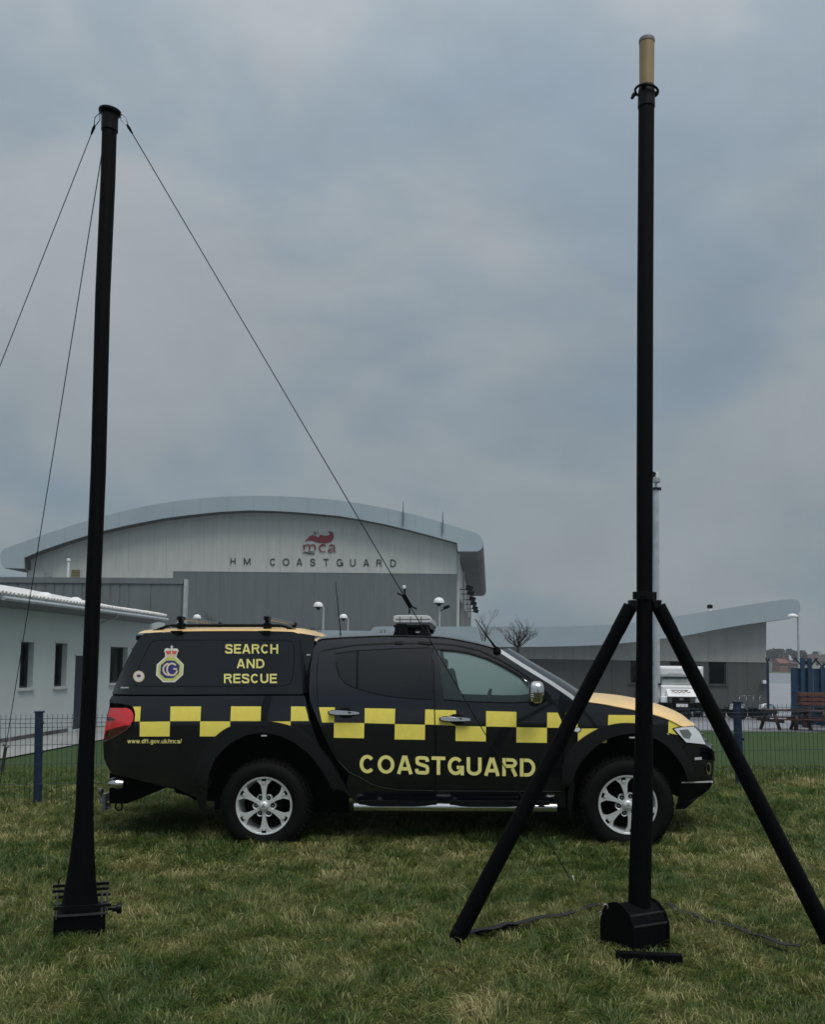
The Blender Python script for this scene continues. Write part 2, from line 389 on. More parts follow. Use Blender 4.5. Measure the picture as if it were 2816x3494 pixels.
for k in range(-1, n_between + 1):
    mb = MB(); xa, xb = k * step + .05, (k + 1) * step - .02
    nn = int((xb - xa) / .05)
    for i in range(nn + 1):
        x = xa + (xb - xa) * i / nn + random.uniform(-.001, .001)
        mb.tube([(x, wz(z), z) for z in zs], .0024, n=4, cap=False)
    for z in (.03, .24, .44, .64, .82, .865, .91):
        mb.tube([(xa - .03, wz(z) - .004, z), (xb + .03, wz(z) - .004, z)], .0026, n=4, cap=False)
    o = mb.build('wire_mesh_panel', m_wire, fence); o['kind'] = 'stuff'
# ------------------------------------------------------------------ pickup truck
def A(*ps): return [(300 + .48963 * x, 2050 + .48963 * y) for x, y in ps]      # readings from enlarged parts of the photograph
def B(*ps): return [(1050 + .48963 * x, 2050 + .48963 * y) for x, y in ps]
def C(*ps): return [(1750 + .48963 * x, 2050 + .48963 * y) for x, y in ps]
ZR = 7.96; ZF = ZR / 1.025
wr = CAM + ray(899.8, 2750.2) * (ZR / F_PX) ; wf = CAM + ray(2144, 2747) * (ZF / F_PX)
ex = (wf - wr).normalized(); ey = Vector((-ex.y, ex.x, 0)).normalized(); ez = ex.cross(ey)
WB = (wf - wr).length; RT = .372
TF = Frame(wr - ez * RT, ex, ey, ez)
W_ = 1.76
truck = thing('pickup_truck', 'black rescue pickup with yellow chequered band, hardtop and COASTGUARD lettering on the field', 'pickup truck', TF.m)
def ends(x, z):
    y = .30 * max(0, (x - 2.62) / 1.08) ** 2.5
    y += min(.13, .09 * max(0, (-1.10 - x) / .25) ** 2)
    if z < .75: y += .10 * (.75 - z) ** 2 * 2
    return y
def Scab(x, z):
    t = max(0, z - 1.03); return .045 + ends(x, z) + .03 * t + .30 * t * t
def Scan(x, z):
    t = max(0, z - 1.06); y = .045 + ends(x, min(z, 1.0)) * (.25 if z > 1.06 else 1) + .13 * t
    return y + (.10 * max(0, (-1.0 - x) / .3) ** 2 if z > 1.06 else 0)
def on(surf, px, py, off=0.0):
    y = .05
    for _ in range(5):
        x, z = TF.uv(px, py, y); y = surf(x, z) + off
    return x, z
def densify(poly, d):
    out = []
    for i, p in enumerate(poly):
        q = poly[(i + 1) % len(poly)]; l = math.hypot(q[0] - p[0], q[1] - p[1]); n = max(1, int(l / d))
        out += [(p[0] + (q[0] - p[0]) * k / n, p[1] + (q[1] - p[1]) * k / n) for k in range(n)]
    return out
def catmull(pts, closed=False, sub=5):
    n = len(pts); out = []
    for i in range(n if closed else n - 1):
        p0 = pts[(i - 1) % n] if closed or i > 0 else pts[0]; p1 = pts[i]; p2 = pts[(i + 1) % n]; p3 = pts[(i + 2) % n] if closed or i + 2 < n else pts[-1]
        for k in range(sub):
            t = k / sub
            out.append(tuple(.5 * (2 * p1[j] + (p2[j] - p0[j]) * t + (2 * p0[j] - 5 * p1[j] + 4 * p2[j] - p3[j]) * t * t + (3 * p1[j] - p0[j] - 3 * p2[j] + p3[j]) * t ** 3) for j in (0, 1)))
    if not closed: out.append(tuple(pts[-1]))
    return out
def area(p): return sum(p[i][0] * p[(i + 1) % len(p)][1] - p[(i + 1) % len(p)][0] * p[i][1] for i in range(len(p))) / 2
def inset(p, d):
    if area(p) < 0: p = p[::-1]
    n = len(p); out = []
    for i in range(n):
        a, b, c = p[i - 1], p[i], p[(i + 1) % n]
        e1 = Vector((b[0] - a[0], b[1] - a[1])); e2 = Vector((c[0] - b[0], c[1] - b[1]))
        if e1.length < 1e-9 or e2.length < 1e-9: continue
        n1 = Vector((-e1.y, e1.x)).normalized(); n2 = Vector((-e2.y, e2.x)).normalized(); m = (n1 + n2)
        if m.length < 1e-6: continue
        m = m.normalized(); k = d / max(.4, m.dot(n1)); out.append((b[0] + m.x * k, b[1] + m.y * k))
    return out
def inside(p, poly):
    r = False; x, y = p; j = len(poly) - 1
    for i in range(len(poly)):
        xi, yi = poly[i]; xj, yj = poly[j]
        if (yi > y) != (yj > y) and x < (xj - xi) * (y - yi) / (yj - yi) + xi: r = not r
        j = i
    return r
def skin(name, outline, surf, mt, parent, holes=(), off=0.0, thick=.014, grid=.07, dens=.045, gap=0.0, px=True, far=False, bev=0.0, flange=None):
    """a body panel: outline (photo readings or local x,z) filled with a grid, laid on the curved side surface, given thickness"""
    cv = (lambda P: [on(surf, a, b, off) for a, b in P]) if px else (lambda P: list(P))
    ol = cv(outline)
    if area(ol) < 0: ol = ol[::-1]
    if gap: ol = inset(ol, gap)
    hs = [cv(h) for h in holes]
    loops = [densify(ol, dens)] + [densify(h, dens) for h in hs]
    vs_, es = [], []
    for lp in loops:
        b = len(vs_); vs_ += [Vector(p) for p in lp]; es += [(b + i, b + (i + 1) % len(lp)) for i in range(len(lp))]
    nb = len(vs_)
    xs = [p[0] for p in ol]; zs = [p[1] for p in ol]
    x = min(xs) + grid / 2
    while x < max(xs):
        z = min(zs) + grid / 2
        while z < max(zs):
            if inside((x, z), loops[0]) and not any(inside((x, z), h) for h in loops[1:]):
                if all((Vector((x, z)) - v).length > grid * .35 for v in vs_[:nb]): vs_.append(Vector((x, z)))
            z += grid
        x += grid
    v2, e2, f2, *_ = delaunay_2d_cdt(vs_, es, [], 0, 1e-6)
    tri = []
    for f in f2:
        c = sum((v2[i] for i in f), Vector((0, 0))) / len(f)
        if inside(c, loops[0]) and not any(inside(c, h) for h in loops[1:]): tri.append(list(f))
    sgn = lambda y: (W_ - y) if far else y
    V = [(p.x, sgn(surf(p.x, p.y) + off), p.y) for p in v2]
    bm = bmesh.new(); bv = [bm.verts.new(p) for p in V]
    for t in tri:
        try: bm.faces.new([bv[i] for i in t])
        except ValueError: pass
    for v in [v for v in bm.verts if not v.link_faces]: bm.verts.remove(v)
    for f in bm.faces:
        f.normal_update(); f.smooth = True
        if (f.normal.y > 0) != far: f.normal_flip()
    if thick:
        bd = [e for e in bm.edges if e.is_boundary]
        r = bmesh.ops.extrude_edge_only(bm, edges=bd); d = -thick if far else thick
        for v in [g for g in r['geom'] if isinstance(g, bmesh.types.BMVert)]: v.co.y += d
        for f in [g for g in r['geom'] if isinstance(g, bmesh.types.BMFace)]: f.smooth = False
        for e in bd: e.smooth = False
    bmesh.ops.dissolve_degenerate(bm, dist=1e-5, edges=bm.edges)
    me = bpy.data.meshes.new(name); bm.to_mesh(me); bm.free(); me.materials.append(mt); me.update()
    nrm = []
    for p in me.polygons:
        for vi in p.vertices:
            if p.use_smooth:
                c = me.vertices[vi].co; h_ = .004
                gx = (surf(c.x + h_, c.z) - surf(c.x - h_, c.z)) / (2 * h_); gz_ = (surf(c.x, c.z + h_) - surf(c.x, c.z - h_)) / (2 * h_)
                nv = Vector((gx, -1, gz_)).normalized()
                if far: nv.y = -nv.y
                nrm.append(nv)
            else: nrm.append(p.normal.copy())
    me.normals_split_custom_set(nrm)
    o = bpy.data.objects.new(name, me); col.objects.link(o); o.parent = parent
    return o
def both(name, outline, surf, mt, parent, **k):
    o = skin(name, outline, surf, mt, parent, **k); skin(name, outline, surf, mt, parent, far=True, **k); return o

paint = mat('black_body_paint', (.0020, .0030, .0062), rough=.16, var=.3, scale=5, bump=.05, bscale=170, coat=.7, coatr=.04, spec=.45)
hatchp = mat('black_hardtop', (.0045, .0055, .0085), rough=.30, var=.25, scale=5, bump=.08, bscale=190, coat=.4, coatr=.12, spec=.5)
flarem = mat('flare_plastic', (.004, .0048, .0068), rough=.36, var=.25, scale=14, bump=.10, bscale=150, spec=.45)
yellow = mat('yellow_reflective', (.97, .83, .15), rough=.6, var=.05, scale=18, spec=.35)
letterm = mat('pale_yellow_film', (.92, .86, .30), rough=.6, var=.05, scale=18, spec=.3)
amber = mat('yellow_roof_paint', (.82, .56, .23), rough=.35, var=.08, scale=5, bump=.08, bscale=160, coat=.4, coatr=.15)
gl_dark = mat('tinted_glass', (.004, .005, .006), rough=.10, var=.2, scale=4, bump=.05, bscale=200, spec=.62, rvar=.04)
gl_side = glass('misted_side_glass', (.80, .90, .88), trans=.82, rough=.04, diff=(.13, .20, .195))
gl_far = glass('foggy_far_glass', (.8, .9, .88), trans=.3, rough=.2, diff=(.75, .88, .85))
_t = gl_far.node_tree; _d = next(n for n in _t.nodes if n.type == 'BSDF_DIFFUSE'); _l = _t.nodes.new('ShaderNodeBsdfTranslucent'); _l.inputs[0].default_value = (.75, .88, .85, 1)
_t.links.new(_l.outputs[0], _d.outputs[0].links[0].to_socket)     # misted glass lets daylight through
rubber = mat('tyre_rubber', (.0028, .0028, .003), rough=.75, var=.35, scale=16, bump=.2, bscale=90, spec=.15)
alloy = mat('silver_alloy', (.70, .735, .745), rough=.36, metal=.4, var=.08, scale=12)
redl = mat('red_lens', (.85, .03, .045), rough=.15, var=.1, scale=10, coat=1, spec=.6)
dredl = mat('dark_red_lens', (.06, .004, .006), rough=.12, var=.1, scale=10, coat=1, spec=.6)
headl = mat('headlight_lens', (.86, .91, .98), rough=.2, metal=0, var=.14, scale=14, coat=1, spec=.6)
fabric = mat('seat_fabric', (.02, .022, .024), rough=.9, var=.2)
refl = mat('reflector_white', (.55, .56, .58), rough=.3, var=.1)

rear_arch = [(830, 1310), (838, 1230), (855, 1170), (890, 1100), (960, 1020), (1050, 960), (1140, 930), (1230, 922), (1330, 940), (1430, 985), (1530, 1060), (1600, 1140), (1650, 1215), (1690, 1300)]
rear_outer = [(738, 1230), (745, 1170), (760, 1120), (800, 1040), (870, 960), (960, 890), (1060, 855), (1170, 840), (1290, 845), (1400, 870), (1490, 910), (1560, 970), (1620, 1040), (1690, 1130), (1750, 1230), (1800, 1330)]
front_arch = [(425, 1270), (432, 1220), (450, 1170), (500, 1100), (590, 1010), (700, 950), (820, 925), (890, 928), (960, 945), (1060, 1000), (1130, 1070), (1190, 1160), (1222, 1250)]
front_outer = [(348, 1280), (350, 1180), (365, 1120), (400, 1060), (450, 990), (530, 930), (620, 885), (740, 855), (870, 855), (980, 870), (1060, 905), (1140, 970), (1200, 1050), (1250, 1130), (1290, 1235)]
rear_arch_s, rear_outer_s = catmull(rear_arch), catmull(rear_outer)
front_arch_s, front_outer_s = catmull(front_arch), catmull(front_outer)

# bed side, then fender, bumper, rocker, cab frame
bed = A((165, 662), (1508, 662), (1520, 700), (1530, 745), (1547, 830), (1590, 955), (1640, 1075), (1700, 1185), (1760, 1290), (1720, 1330)) + A(*rear_arch_s[::-1]) + A((760, 1375), (600, 1300), (540, 1296), (270, 1228), (182, 1212), (150, 1188), (110, 1100), (104, 1000), (116, 900), (128, 845), (150, 745), (148, 692))
both('bed_side', bed, Scab, paint, truck)
fender = C((440, 694), (530, 712), (700, 738), (850, 768), (1000, 803), (1100, 838), (1178, 880), (1128, 892), (1172, 942), (1212, 990), (1150, 1060)) + C(*front_arch_s[::-1]) + C((368, 1300), (366, 1100), (362, 900), (350, 830), (338, 772), (352, 752), (440, 694))
both('front_wing', fender[:-1], Scab, paint, truck)
bump_ol = C((1216, 992), (1345, 1006), (1376, 1022), (1395, 1070), (1404, 1120), (1395, 1180), (1392, 1250), (1397, 1272), (1372, 1312), (1285, 1380), (1205, 1450), (1140, 1452), (1155, 1400), (1222, 1258), (1190, 1160), (1134, 1072), (1156, 1062))
both('front_bumper', bump_ol, Scab, paint, truck, thick=.03)
rocker = B((290, 1212), (380, 1246), (450, 1284), (530, 1312), (640, 1326), (890, 1330), (1765, 1338), (1800, 1338), (1800, 1440), (1000, 1425), (340, 1405), (255, 1330))
both('sill', rocker, Scab, paint, truck, off=.012)
cab_ol = B((14, 690), (10, 600), (20, 450), (40, 335), (62, 295), (100, 276), (200, 268), (400, 258), (600, 253), (850, 258), (1000, 272), (1150, 300), (1250, 325), (1340, 349), (1500, 452), (1700, 574), (1830, 662), (1868, 692), (1780, 752), (1768, 772), (1780, 830), (1790, 900), (1795, 1100), (1795, 1335), (890, 1328), (640, 1324), (530, 1310), (450, 1282), (380, 1244), (290, 1208), (200, 1105), (130, 975), (80, 855), (42, 765))
rdoor = B((75, 372), (84, 358), (104, 348), (330, 312), (600, 299), (866, 302), (880, 690), (888, 1000), (886, 1318), (640, 1313), (530, 1298), (450, 1274), (370, 1228), (300, 1190), (230, 1120), (170, 1020), (120, 915), (95, 845), (75, 742), (63, 620), (62, 480))
fdoor = B((873, 302), (960, 306), (1050, 317), (1200, 352), (1350, 422), (1480, 500), (1600, 585), (1672, 655), (1745, 742), (1765, 800), (1778, 880), (1782, 1050), (1776, 1322), (892, 1319), (894, 1000), (887, 690))
rwin = B((192, 366), (330, 346), (600, 331), (830, 325), (858, 328), (872, 688), (780, 684), (600, 671), (450, 644), (330, 608), (255, 572), (215, 515), (196, 430))
fwin = B((906, 342), (1000, 347), (1120, 367), (1250, 406), (1350, 452), (1450, 507), (1530, 557), (1600, 625), (1640, 690), (1530, 704), (1400, 705), (1100, 696), (950, 686), (930, 520))
both('cab_frame', cab_ol, Scab, paint, truck, holes=[rdoor, fdoor], thick=.03)
drs = both('door', rdoor, Scab, paint, truck, holes=[rwin], gap=.004)
dfs = both('door', fdoor, Scab, paint, truck, holes=[fwin], gap=.004)
skin('window_glass', rwin, Scab, gl_dark, drs, off=.008, thick=0, gap=-.004); skin('window_glass', rwin, Scab, gl_dark, truck, off=.008, thick=0, gap=-.004, far=True)
skin('window_glass', fwin, Scab, gl_side, dfs, off=.008, thick=0, gap=-.004); skin('window_glass', fwin, Scab, gl_far, truck, off=.008, thick=0, gap=-.004, far=True)
def seam(name, pts, surf, wpx, mt, parent, off=-.002):
    """narrow strip along photo readings"""
    P = [on(surf, *p) for p in pts]; l, r = [], []
    for i, p in enumerate(P):
        a = P[max(i - 1, 0)]; b = P[min(i + 1, len(P) - 1)]; d = Vector((b[0] - a[0], b[1] - a[1])).normalized()
        l.append((p[0] - d.y * wpx / 2, p[1] + d.x * wpx / 2)); r.append((p[0] + d.y * wpx / 2, p[1] - d.x * wpx / 2))
    return skin(name, l + r[::-1], surf, mt, parent, off=off, px=False, thick=.004, dens=.06, grid=.3)
seam('window_divider', B((346, 347), (344, 610)), Scab, .018, m_blackplastic, drs, off=.003)
seam('window_trim', B((196, 430), (215, 515), (255, 572), (330, 608), (450, 644), (600, 671), (780, 684), (872, 688)), Scab, .008, m_blackplastic, drs)
seam('window_trim', B((906, 337), (1000, 342), (1120, 361), (1250, 400), (1350, 447), (1450, 503), (1530, 553)), Scab, .012, m_blackplastic, dfs)
seam('window_trim', B((948, 690), (1100, 701), (1400, 711), (1640, 702)), Scab, .012, m_blackplastic, dfs)
seam('door_seal', B((104, 347), (330, 309), (600, 296), (866, 298), (960, 303), (1050, 313), (1200, 348), (1350, 417), (1480, 495), (1600, 580), (1700, 672)), Scab, .014, m_blackplastic, truck)
# corner in front of the mirror
skin('mirror_sail', B((1540, 566), (1600, 625), (1650, 690), (1740, 735), (1690, 670), (1600, 585)), Scab, m_blackplastic, dfs, off=-.004, thick=.005)
# flares
def flare(name, outer, inner, conv):
    both(name, conv(*outer) + conv(*inner[::-1]), Scab, flarem, truck, off=-.045, thick=.10, grid=.05)
flare('wheel_arch_flare', rear_outer_s, rear_arch_s, A); flare('wheel_arch_flare', front_outer_s, front_arch_s, C)
both('mud_flap', A((745, 1240), (832, 1290), (822, 1400), (812, 1445), (838, 1470), (826, 1496), (800, 1494), (776, 1455), (756, 1380)), Scab, flarem, truck, off=.0, thick=.02)
both('mud_flap', C((400, 1280), (432, 1275), (416, 1440), (410, 1520), (395, 1500), (386, 1420), (388, 1340)), Scab, flarem, truck, off=.02, thick=.02)

# hardtop
can_ol = A((165, 648), (200, 560), (250, 450), (310, 338), (345, 275), (392, 228), (700, 216), (1200, 214), (1430, 220), (1468, 245), (1490, 300), (1500, 640), (1495, 650))
hatch = A((480, 272), (1375, 272), (1420, 284), (1442, 320), (1440, 400), (1424, 555), (1408, 584), (1360, 597), (345, 597), (316, 585), (314, 555), (330, 520), (415, 325), (440, 287))
both('hardtop_side', can_ol, Scan, hatchp, truck, holes=[hatch], thick=.02)
hts = both('hardtop_window', hatch, Scan, hatchp, truck, gap=.0045, off=.002)
def loft(name, rows, mt, parent, smooth=True, thick=0):
    mb = MB(); n = len(rows[0]); vs_ = [p for r in rows for p in r]
    mb.add(vs_, [(i * n + j, i * n + j + 1, (i + 1) * n + j + 1, (i + 1) * n + j) for i in range(len(rows) - 1) for j in range(n - 1)], smooth)
    o = mb.build(name, mt, parent)
    if thick:
        s = o.modifiers.new('solid', 'SOLIDIFY'); s.thickness = thick; s.offset = 1
    return o
def cross(x, yn, z0, rise, k=4.0, n=21, lead=0.0):
    """crown row across the truck from the near edge (yn, z0) to the far edge; lead shifts the middle forward"""
    r = []
    for j in range(n):
        u = -math.cos(math.pi * j / (n - 1)); y = yn + (W_ - 2 * yn) * (u + 1) / 2
        c = 1 - abs(u) ** k
        r.append((x + lead * c, y, z0 + rise * c))
    return r
top = A((392, 226), (700, 214), (1200, 212), (1430, 218))
rows = []
P = [on(Scan, *p) for p in catmull(top)]
P = [(P[0][0] - .06, P[0][1] - .004)] + P
for x, z in P: rows.append(cross(x, Scan(x, z) - .01, z + .002, .045, 5))
xl, zl = P[-1]
for dx, dz, ins, rs_ in ((.06, -.018, .015, .045), (.12, -.045, .03, .042), (.165, -.065, .05, .036), (.195, -.082, .06, .03), (.205, -.105, .07, .025), (.185, -.135, .075, .02), (.12, -.155, .08, .02)):
    rows.append(cross(xl + dx, Scan(xl, zl) + ins, zl + dz, rs_, 5))
loft('hardtop_roof', rows, amber, truck)
mb = MB(); mb.b2((P[0][0] - .02, .16, P[0][1] - .055), (P[0][0] + .03, W_ - .16, P[0][1] - .012)); mb.build('rear_spoiler', m_blackplastic, truck, bevel=.008)
x0, z0 = on(Scan, *A((1500, 640))[0]); x1, z1 = on(Scan, *A((1490, 300))[0])
loft('hardtop_front', [[(x1 - .02, .12, zl - .01), (x1 + .10, .20, zl - .03), (x1 + .10, W_ - .20, zl - .03), (x1 - .02, W_ - .12, zl - .01)], [(x0 - .0, .055, z0), (x0 + .05, .14, z0), (x0 + .05, W_ - .14, z0), (x0, W_ - .055, z0)]], hatchp, truck, smooth=False)
xr0, zr0 = on(Scan, *A((165, 648))[0]); xr1, zr1 = on(Scan, *A((392, 228))[0])
rows = []
for t in np.linspace(0, 1, 8):
    px, py = A((165 + (392 - 165) * t, 0))[0][0], None
    q = catmull(A((165, 648), (200, 560), (250, 450), (310, 338), (345, 275), (392, 228)))[int(t * 25)]
    x, z = on(Scan, *q); y = Scan(x, z)
    rows.append([(x - .05 * (1 - abs(u) ** 4), y + (W_ - 2 * y) * (u + 1) / 2, z) for u in np.linspace(-1, 1, 13)])
loft('tailgate_window', rows, gl_dark, truck)
# strip between hardtop and bed
seam('bed_rail', A((168, 655), (800, 655), (1500, 655)), Scan, .022, m_dark, truck, off=.012)

# cab roof, windscreen, bonnet
rl = catmull(B((62, 293), (100, 274), (200, 266), (400, 256), (600, 251), (850, 256), (1000, 270), (1150, 298), (1250, 323), (1340, 347)))
P = [on(Scab, *p) for p in rl]
rows = [cross(x, Scab(x, z), z, .035, 6) for x, z in P]
loft('cab_roof', rows, paint, truck, thick=.012)
ap = catmull(B((1340, 347), (1500, 450), (1700, 572), (1830, 660), (1868, 690)))
P2 = [on(Scab, *p) for p in ap]
rows = [cross(x, Scab(x, z) + .015, z + .004, .02, 5, lead=.10 + .05 * i / len(P2)) for i, (x, z) in enumerate(P2)]
loft('windscreen', rows, gl_dark, truck)
seam('windscreen_pillar_trim', B((1340, 347), (1500, 450), (1700, 572), (1830, 660), (1868, 690)), Scab, .030, mat('pillar_trim', (.62, .66, .70), rough=.3, var=.1, coat=.5), truck, off=-.003)  # sky reflection along the A-pillar, painted as a pale strip
zc, xc = P[0][1], P[0][0]
loft('cab_back', [[(xc + .03, .20, zc - .02), (xc + .03, W_ - .20, zc - .02)], [(xc - .08, .06, .95), (xc - .08, W_ - .06, .95)]], paint, truck, smooth=False)
sil = catmull(C((432, 684), (540, 680), (620, 682), (740, 693), (850, 708), (970, 735), (1080, 770), (1180, 815), (1240, 860), (1268, 880)))
brd = catmull(C((440, 696), (530, 710), (640, 726), (740, 746), (850, 767), (960, 793), (1050, 820), (1120, 850), (1180, 880), (1262, 884)))
rows = []
for p, q in zip(sil, brd):
    x, z = on(Scab, *q); xs, zs_ = TF.uv(p[0], p[1], .42)
    y = Scab(x, z) - .004; k = 3.2; r = []
    for j in range(23):
        u = -math.cos(math.pi * j / 22); yy = y + (W_ - 2 * y) * (u + 1) / 2; c = 1 - abs(u) ** k
        r.append((x + (xs - x + .03) * c, yy, z + (zs_ + .02 - z) * c))
    rows.append(r)
loft('bonnet', rows, amber, truck, thick=.01)
# grille and front face
fr = C((1268, 884), (1300, 912), (1346, 1004), (1376, 1022), (1395, 1070), (1404, 1120), (1392, 1250), (1397, 1272), (1372, 1312), (1285, 1380), (1205, 1450))
rows = []
for q in fr:
    x, z = on(Scab, *q); y = Scab(x, z); rows.append([(x + .09 * (1 - abs(u) ** 2), y + (W_ - 2 * y) * (u + 1) / 2, z) for u in np.linspace(-1, 1, 17)])
loft('front_panel', rows, paint, truck)
x, z = on(Scab, *C((1404, 1090))[0])
mb = MB()
frz = sorted((on(Scab, *q)[1], on(Scab, *q)[0]) for q in fr)
xf = lambda z: float(np.interp(z, [a for a, b in frz], [b for a, b in frz]))
for k in range(4): z = .72 + .05 * k; mb.b2((xf(z) + .0, .70, z), (xf(z) + .095, W_ - .70, z + .02))
mb.build('grille', m_chrome, truck)
mb = MB(); mb.b2((xf(.57) + .05, .80, .52), (xf(.57) + .092, W_ - .66, .63)); mb.build('number_plate', m_white, truck)
skin('plate_bracket', C((1386, 1030), (1404, 1045), (1414, 1112), (1400, 1116)), lambda x, z: .30, m_blackplastic, truck, thick=.2)
# tailgate
rows = []
for q in A((165, 662), (150, 690), (148, 745), (128, 845), (112, 930), (104, 1000), (110, 1100), (150, 1188), (182, 1212)):
    x, z = on(Scab, *q); y = Scab(x, z); rows.append([(x - .05 * (1 - abs(u) ** 6), y + (W_ - 2 * y) * (u + 1) / 2, z) for u in np.linspace(-1, 1, 15)])
loft('tailgate', rows, paint, truck)

# lamps
tl_ol = A((150, 746), (268, 746), (300, 762), (316, 795), (312, 838), (272, 890), (185, 940), (118, 972), (114, 930), (126, 850))
both('tail_light_surround', A((150, 712), (230, 716), (290, 730), (318, 752), (328, 790), (322, 845), (282, 898), (190, 950), (114, 982), (112, 930), (124, 850), (146, 746)), Scab, m_dark, truck, off=-.004, thick=.01)
tl = skin('tail_light', tl_ol, Scab, redl, truck, off=-.012, thick=.02)
skin('lens_band', A((135, 812), (152, 808), (188, 826), (165, 834), (132, 832)), Scab, dredl, tl, off=-.015, thick=.004)
skin('lens_band', A((120, 905), (255, 868), (285, 868), (262, 892), (185, 936), (120, 967), (116, 935)), Scab, dredl, tl, off=-.015, thick=.004)
seam('tail_light_trim', A((114, 978), (190, 944), (268, 897), (302, 862)), Scab, .012, mat('light_trim', (.10, .105, .115), rough=.4, var=.1), truck, off=-.008)
hl = both('headlight', C((1126, 892), (1180, 882), (1260, 876), (1302, 912), (1347, 1000), (1212, 986), (1172, 942)), Scab, headl, truck, off=-.012, thick=.02)
skin('lamp_reflector', C((1165, 900), (1225, 895), (1250, 930), (1235, 960), (1195, 950)), Scab, mat('lamp_inner', (.30, .33, .36), rough=.25, metal=.5, var=.4, scale=40), hl, off=-.016, thick=.003)
skin('headlight_surround', C((1116, 892), (1126, 884), (1262, 870), (1262, 878), (1134, 896), (1178, 946), (1214, 990), (1346, 1006), (1206, 994), (1166, 946)), Scab, m_blackplastic, truck, off=-.008, thick=.006)
ind = skin('side_indicator', C((430, 908), (440, 888), (462, 882), (474, 894), (468, 910), (448, 914)), Scab, headl, truck, off=-.012, thick=.012)
skin('indicator_surround', C((426, 912), (436, 884), (464, 877), (482, 890), (474, 914), (450, 918)), Scab, m_blackplastic, truck, off=-.004, thick=.006)
for q in (A((226, 600), (282, 600), (282, 610), (226, 610)),): skin('white_marker', q, Scan, refl, truck, off=-.004, thick=.003)
for q, c in (((1208, 935), A), ((815, 948), C)):
    skin('white_marker', c(q, (q[0] + 38, q[1]), (q[0] + 38, q[1] + 10), (q[0], q[1] + 10)), Scab, refl, truck, off=-.05, thick=.004)
skin('white_marker', C((1270, 1092), (1320, 1089), (1321, 1107), (1272, 1110)), Scab, refl, truck, off=-.004, thick=.003)
skin('white_marker', A((1524, 372), (1550, 372), (1550, 380), (1524, 382)), lambda x, z: .11, refl, truck, thick=.003)
skin('white_marker', C((1076, 920), (1092, 926), (1092, 934), (1078, 930)), Scab, refl, truck, off=-.052, thick=.003)
both('fog_light', [(1.0 * a + 0, b) for a, b in C((1352, 1150), (1362, 1125), (1380, 1128), (1386, 1150), (1385, 1195), (1376, 1214), (1360, 1210), (1352, 1185))], Scab, m_chrome, truck, off=-.008, thick=.012)
skin('fog_light_glass', C((1360, 1152), (1368, 1138), (1376, 1150), (1377, 1180), (1371, 1195), (1362, 1180)), Scab, m_dark, truck, off=-.012, thick=.003)
both('bumper_trim', C((1180, 1264), (1390, 1254), (1398, 1258), (1396, 1272), (1386, 1266), (1180, 1270)), Scab, refl, truck, off=-.006, thick=.008)
both('bumper_foot', C((1232, 1392), (1300, 1358), (1330, 1345), (1280, 1385), (1240, 1404)), Scab, flarem, truck, off=-.006, thick=.008)
both('bumper_valance', C((1176, 1272), (1388, 1270), (1394, 1276), (1372, 1313), (1285, 1381), (1205, 1451), (1140, 1453), (1152, 1400)), Scab, m_dark, truck, off=-.004, thick=.01)
seam('door_edge', B((210, 1112), (290, 1193), (370, 1233), (450, 1279), (530, 1303), (640, 1318), (884, 1323)), Scab, .0055, mat('door_edge_grey', (.05, .055, .06), rough=.4, var=.3, scale=20), drs, off=-.002)  # highlight along both doors' lower edges, painted as thin lighter grey strips
seam('door_edge', B((894, 1324), (1300, 1326), (1774, 1328)), Scab, .0055, MATS['door_edge_grey'], dfs, off=-.002)
# door handles
for q, c, par in (((145, 778), 0, drs), ((922, 822), 1, dfs)):
    x, y = q
    skin('handle_recess', B((x - 4, y - 8), (x + 20, y - 17), (x + 66, y - 18), (x + 92, y - 32), (x + 135, y - 34), (x + 160, y - 16), (x + 205, y + 2), (x + 220, y + 12), (x + 180, y + 20), (x + 150, y + 40), (x + 105, y + 42), (x + 70, y + 24), (x + 10, y + 18), (x - 4, y + 6)), Scab, m_blackplastic, par, off=-.009, thick=.007)
    h = skin('door_handle', B((x + 2, y), (x + 6, y - 10), (x + 60, y - 14), (x + 160, y - 8), (x + 212, y - 1), (x + 216, y + 14), (x + 160, y + 19), (x + 60, y + 19), (x + 6, y + 12)), Scab, m_chrome, par, off=-.045, thick=.03, grid=.02)
    b_ = h.modifiers.new('b', 'BEVEL'); b_.width = .004; b_.segments = 3; b_.limit_method = 'ANGLE'
# mirror: a chrome shell on a black arm
mx_, mz_ = TF.uv(*B((1596, 638))[0], -.10)
mb = MB(); prof = []
bmv = bmesh.new(); bmesh.ops.create_uvsphere(bmv, u_segments=24, v_segments=14, radius=1)
vs_ = []; fs_ = [[v.index for v in f.verts] for f in bmv.faces]
for v in bmv.verts:
    p = v.co; sgn_ = lambda a, k: math.copysign(abs(a) ** k, a)
    vs_.append((mx_ + .062 * sgn_(p.x, .7) * (1 + .12 * p.z), -.10 + .085 * sgn_(p.y, .75), mz_ + .092 * sgn_(p.z, .75)))
bmv.free(); mb.add(vs_, fs_, True); mir = mb.build('wing_mirror', m_chrome, dfs)
mb = MB(); mb.bar((mx_ + .02, -.06, mz_ - .055), (mx_ + .06, .06, mz_ - .07), .06, .035); mb.build('mirror_arm', m_blackplastic, mir, bevel=.01)
for k in range(3): MB().b2((mx_ - .052, -.19, mz_ - .035 + .018 * k), (mx_ - .030, -.182, mz_ - .028 + .018 * k)).build('mirror_lamp', refl, mir)
vs2 = [(x, W_ - y, z) for x, y, z in vs_]; MB().add(vs2, fs_, True).build('wing_mirror', m_chrome, truck)
